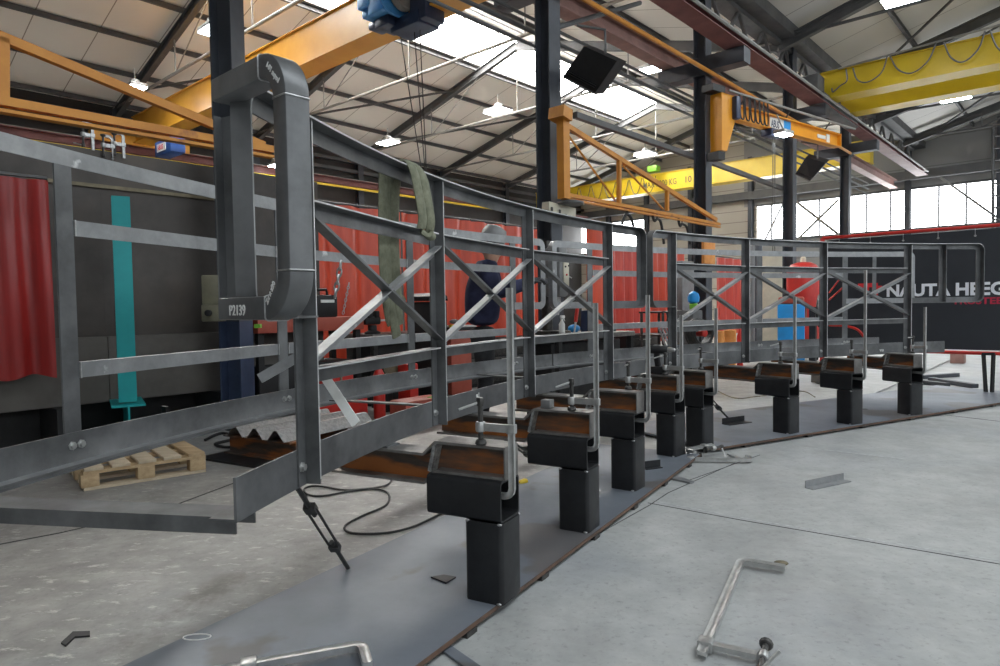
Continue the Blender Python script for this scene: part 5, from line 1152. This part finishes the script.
me = text_mesh('TRUSTEE', .2); wd = max(v.co.x for v in me.vertices); s2 = .2*(AT(970, 297.5, TB).z-AT(970, 304, TB).z)/caph
lettering('lettering', 'TRUSTEE', s2, o, -W, UP, 'bannercrim', rt, sx=(q-o).length/(wd*s2/.2), fat=.003)
b = MB()
for (xa, ya, xb, yb) in ((858, 283.5, 878, 287), (864, 287, 869, 295), (872, 286, 882, 289.5), (873, 289, 878, 297), (866, 293.5, 876, 297)):
    p, q = AT(xa, ya, TB-.001), AT(xb, yb, TB-.001); L0, L1 = p.dot(W), q.dot(W)
    b.prism([TL(TB-.001, L0, q.z), TL(TB-.001, L1, q.z), TL(TB-.001, L1, p.z), TL(TB-.001, L0, p.z)], -U*.002)
b.build('logo', 'bannerred', rt)
p = AZ(958, 363); b = MB(); b.box(p+UP*.09, (.26, .2, .18), (U, W, UP), .01); tag(b.build('concrete_block', 'pink'), 'small pale block on the floor behind the bottom pipe of the screen', 'block')
tp = AT(988, 354, TB-.25); rt = root('trestle', ground(tp), 'black two legged trestle under the bottom pipe of the lettered screen', 'trestle')
for k in range(2):
    p = AT((986, 992)[k], 391, TB-.25); b = MB(); b.bar(V((p.x, p.y, .005)), AT((983.5, 993.5)[k], 354, TB-.25), .03, .03); b.build('leg', 'black', rt)
b = MB(); b.bar(AT(982, 354, TB-.25), AT(995, 354, TB-.25), .04, .03); b.build('top_bar', 'black', rt)
b = MB(); b.tube([AT(829, 300, TB-.1), AT(848, 283, TB-.1)], .012, 6); tag(b.build('red_hose', 'red'), 'red hose slanting over the left end of the dark screen', 'hose')
b = MB(); b.tube([AT(829, 293, TB-.1), AT(839, 280, TB-.1)], .01, 6); tag(b.build('red_hose', 'red'), 'short red hose above the other on the dark screen', 'hose')
b = MB(); b.tube(spline([AT(829, 325, TB-.1), AT(845, 326, TB-.1), AT(858, 330, TB-.1), AT(866, 340, TB-.1)], 5), .018, 6); tag(b.build('red_hose', 'red'), 'drooping red hose low in front of the dark screen', 'hose')

# ================================================================== THE WORKER
YD = 5.85; B0 = AY(482, 300, YD); B0.z = 0
def bp_(x, y, z): return B0+V((x, y, z))
def skinmesh(pts, edges, rootv=0, sub=2):
    me = bpy.data.meshes.new('sk'); me.from_pydata([bp_(*p[:3]) for p in pts], edges, [])
    o = bpy.data.objects.new('sk', me); C.objects.link(o); m1 = o.modifiers.new('s', 'SKIN'); m2 = o.modifiers.new('u', 'SUBSURF'); m2.levels = sub
    for i, v in enumerate(me.skin_vertices[0].data):
        r = pts[i][3]; v.radius = r if isinstance(r, tuple) else (r, r); v.use_root = (i == rootv)
    bpy.context.view_layer.update()
    out = bpy.data.meshes.new_from_object(o.evaluated_get(bpy.context.evaluated_depsgraph_get())); bpy.data.objects.remove(o); return out
def remeshed(bm, vox):
    me = bpy.data.meshes.new('r'); bm.to_mesh(me); o = bpy.data.objects.new('r', me); C.objects.link(o)
    m = o.modifiers.new('r', 'REMESH'); m.mode = 'VOXEL'; m.voxel_size = vox; s_ = o.modifiers.new('s', 'SMOOTH'); s_.iterations = 4
    bpy.context.view_layer.update(); out = bpy.data.meshes.new_from_object(o.evaluated_get(bpy.context.evaluated_depsgraph_get())); bpy.data.objects.remove(o)
    bb = bmesh.new(); bb.from_mesh(out); left = set(bb.verts); best = []
    while left:
        st = [left.pop()]; isl = [st[0]]
        while st:
            v = st.pop()
            for e in v.link_edges:
                w_ = e.other_vert(v)
                if w_ in left: left.discard(w_); st.append(w_); isl.append(w_)
        if len(isl) > len(best): best = isl
    keep = set(best); bmesh.ops.delete(bb, geom=[v for v in bb.verts if v not in keep], context='VERTS'); bb.to_mesh(out); bb.free(); return out
torso = [(0, 0, .92, (.15, .12)), (.0, 0, 1.08, (.15, .115)), (.015, 0, 1.26, (.17, .125)), (.035, 0, 1.42, (.15, .1)), (.045, 0, 1.49, .062), (.06, 0, 1.53, .056)]
arm = lambda s, w_: [(.035, s*.17, 1.43, .085), (.13, s*.235, 1.22, .068), (w_[0], w_[1], w_[2], .046)]
wn, wf = (.40, -.1, 1.30), (.43, .13, 1.32)
leg = lambda s: [(0.0, s*.095, .86, .1), (.03, s*.105, .5, .068), (-.02, s*.11, .1, .05), (.1, s*.125, .05, .04)]
pts = torso+arm(-1, wn)+arm(1, wf)+leg(-1)+leg(1)
ed = [(0, 1), (1, 2), (2, 3), (3, 4), (4, 5), (3, 6), (6, 7), (7, 8), (3, 9), (9, 10), (10, 11), (0, 12), (12, 13), (13, 14), (14, 15), (0, 16), (16, 17), (17, 18), (18, 19)]
rt = root('person', B0, 'person in a navy jacket bending over a machine, facing right with raised grey cap visor', 'person')
bm = bmesh.new(); bm.from_mesh(skinmesh([(p[0], p[1], p[2], (p[3][0]*.9, p[3][1]*.9) if isinstance(p[3], tuple) else p[3]*.88) for p in pts], ed))
hc = bp_(.085, 0, 1.615); hx = V((.93, 0, -.36)).normalized(); hz = V((.36, 0, .93)).normalized(); hy = V((0, 1, 0))
hb = MB(); hb.bm.free(); hb.bm = bm
hb.ball(hc+hz*.02, .1, (1.0, .78, 1.12), (hx, hy, hz), 20); hb.ball(hc-hz*.055+hx*.03, .072, (.95, .8, 1.0), (hx, hy, hz), 16)
hb.ball(hc+hx*.1-hz*.015, .018, (1.1, .7, 1.4), (hx, hy, hz), 8); hb.ball(hc+hx*.085-hz*.062, .016, (1, 1.6, .6), (hx, hy, hz), 8); hb.ball(hc+hx*.075-hz*.095, .026, (1, 1.1, .8), (hx, hy, hz), 8)
for s in (-1, 1): hb.ball(hc+hy*s*.08-hx*.01-hz*.01, .03, (.7, .35, 1.1), (hx, hy, hz), 8); hb.ball(hc+hy*s*.035+hx*.088+hz*.022, .016, (.8, 1.2, .5), (hx, hy, hz), 8)
me = remeshed(hb.bm, .011); hb.bm.free()
b = MB(); b.bm.from_mesh(me); b.build('body', 'skin', rt, 80)
b = MB()
for s in (-1, 1): b.ball(hc+hy*s*.034+hx*.096+hz*.012, .009, seg=8)
b.build('eyes', 'black', rt)
b = MB(); b.ball(hc-hx*.018+hz*.03, .104, (.98, .82, 1.02), (hx, hy, hz), 18); b.build('hair', 'hair', rt, 80)
b = MB(); b.lathe(hc+hz*.055-hx*.012, hz, [(.1, 0), (.114, .0), (.112, .07), (.09, .125), (.03, .145)], 18); cp = b.build('cap', 'grey', rt, 60)
b = MB(); b.grid(lambda a_, c_: hc+hz*(.07+.02*cos((a_-.5)*2))+hx*(.09+.09*c_)*cos((a_-.5)*2.2)+hy*(.1+.03*c_)*sin((a_-.5)*2.2)+hz*.05*c_, 8, 3, .004); b.build('visor', 'white', cp)
jac = [(p[0], p[1], p[2], (p[3][0]*1.1, p[3][1]*1.12) if isinstance(p[3], tuple) else p[3]*1.16) for p in torso[:5]+arm(-1, wn)+arm(1, wf)]
je = [(0, 1), (1, 2), (2, 3), (3, 4), (3, 5), (5, 6), (6, 7), (3, 8), (8, 9), (9, 10)]
b = MB(); b.bm.from_mesh(skinmesh(jac, je)); b.build('jacket', 'clothes', rt, 80)
tr = [(0, 0, .98, (.155, .125)), (0, 0, .9, (.16, .13))]+[(p[0], p[1], p[2], p[3]*1.15) for p in leg(-1)[:3]+leg(1)[:3]]
b = MB(); b.bm.from_mesh(skinmesh(tr, [(0, 1), (1, 2), (2, 3), (3, 4), (1, 5), (5, 6), (6, 7)])); b.build('trousers', 'trouser', rt, 80)
for s in (-1, 1):
    b = MB(); c = bp_(.04, s*.118, .0); b.sweep([c-V((.1, 0, 0))+UP*.055, c+UP*.06, c+V((.09, 0, 0))+UP*.045, c+V((.15, 0, 0))+UP*.035], rrect(.095, .1, .035), side=V((0, 1, 0))); b.build('boot', 'black', rt, 60)
for (w_, s) in ((wn, -1), (wf, 1)):
    b = MB(); c = bp_(*w_); d = V((.9, .0, .25)).normalized(); a = V((0, 1, 0)); n = d.cross(a)
    b.ball(c+d*.045, .05, (1.1, .85, .5), (d, a, n), 12)
    for k in range(4):
        o = c+d*.085+a*(-.033+.022*k); L_ = (.07, .085, .08, .06)[k]; b.tube([o, o+d*L_*.5-n*.006, o+d*L_*.8-n*.03, o+d*L_*.85-n*.055], [.0115, .011, .01, .007], 7)
    o = c+d*.04-a*s*.04*(-1); b.tube([o, o+d*.035+a*s*.02-n*.01, o+d*.07+a*s*.012-n*.03], [.013, .012, .008], 7)
    b.build('glove', 'glove', rt, 60)
# ================================================================== LIGHT
def lamp_(name, kind, loc, energy, col=(1, 1, 1), size=1, rot=None, sy=None):
    l = bpy.data.lights.new(name, kind); l.energy = energy; l.color = col
    if kind == 'AREA':
        l.size = size
        if sy: l.shape = 'RECTANGLE'; l.size_y = sy
    o = bpy.data.objects.new(name, l); o.location = loc
    if rot is not None: o.rotation_mode = 'QUATERNION'; o.rotation_quaternion = rot
    C.objects.link(o); return o
w = bpy.data.worlds.new('overcast sky'); bpy.context.scene.world = w; w.use_nodes = True
bg = w.node_tree.nodes['Background']; bg.inputs[0].default_value = (.88, .95, 1.0, 1); bg.inputs[1].default_value = 2.65
sc = bpy.context.scene
pl = lamp_('roof_gap_portal', 'AREA', TL((T0+TW)/2, -2.3, zr2(-.7)+.4), 1, size=30, sy=3.3, rot=(Matrix((U, W, UP)).transposed()).to_quaternion())  # sampling portal at the added, unseen roof opening
pl.data.cycles.is_portal = True
sc.view_settings.view_transform = 'Standard'; sc.view_settings.look = 'None'; sc.view_settings.gamma = 1; sc.view_settings.use_curve_mapping = False
sc.view_settings.exposure = 0.9
sc.cycles.max_bounces = 8; sc.cycles.diffuse_bounces = 5; sc.cycles.glossy_bounces = 4
sc.cycles.use_denoising = True
sc.cycles.sample_clamp_indirect = 6
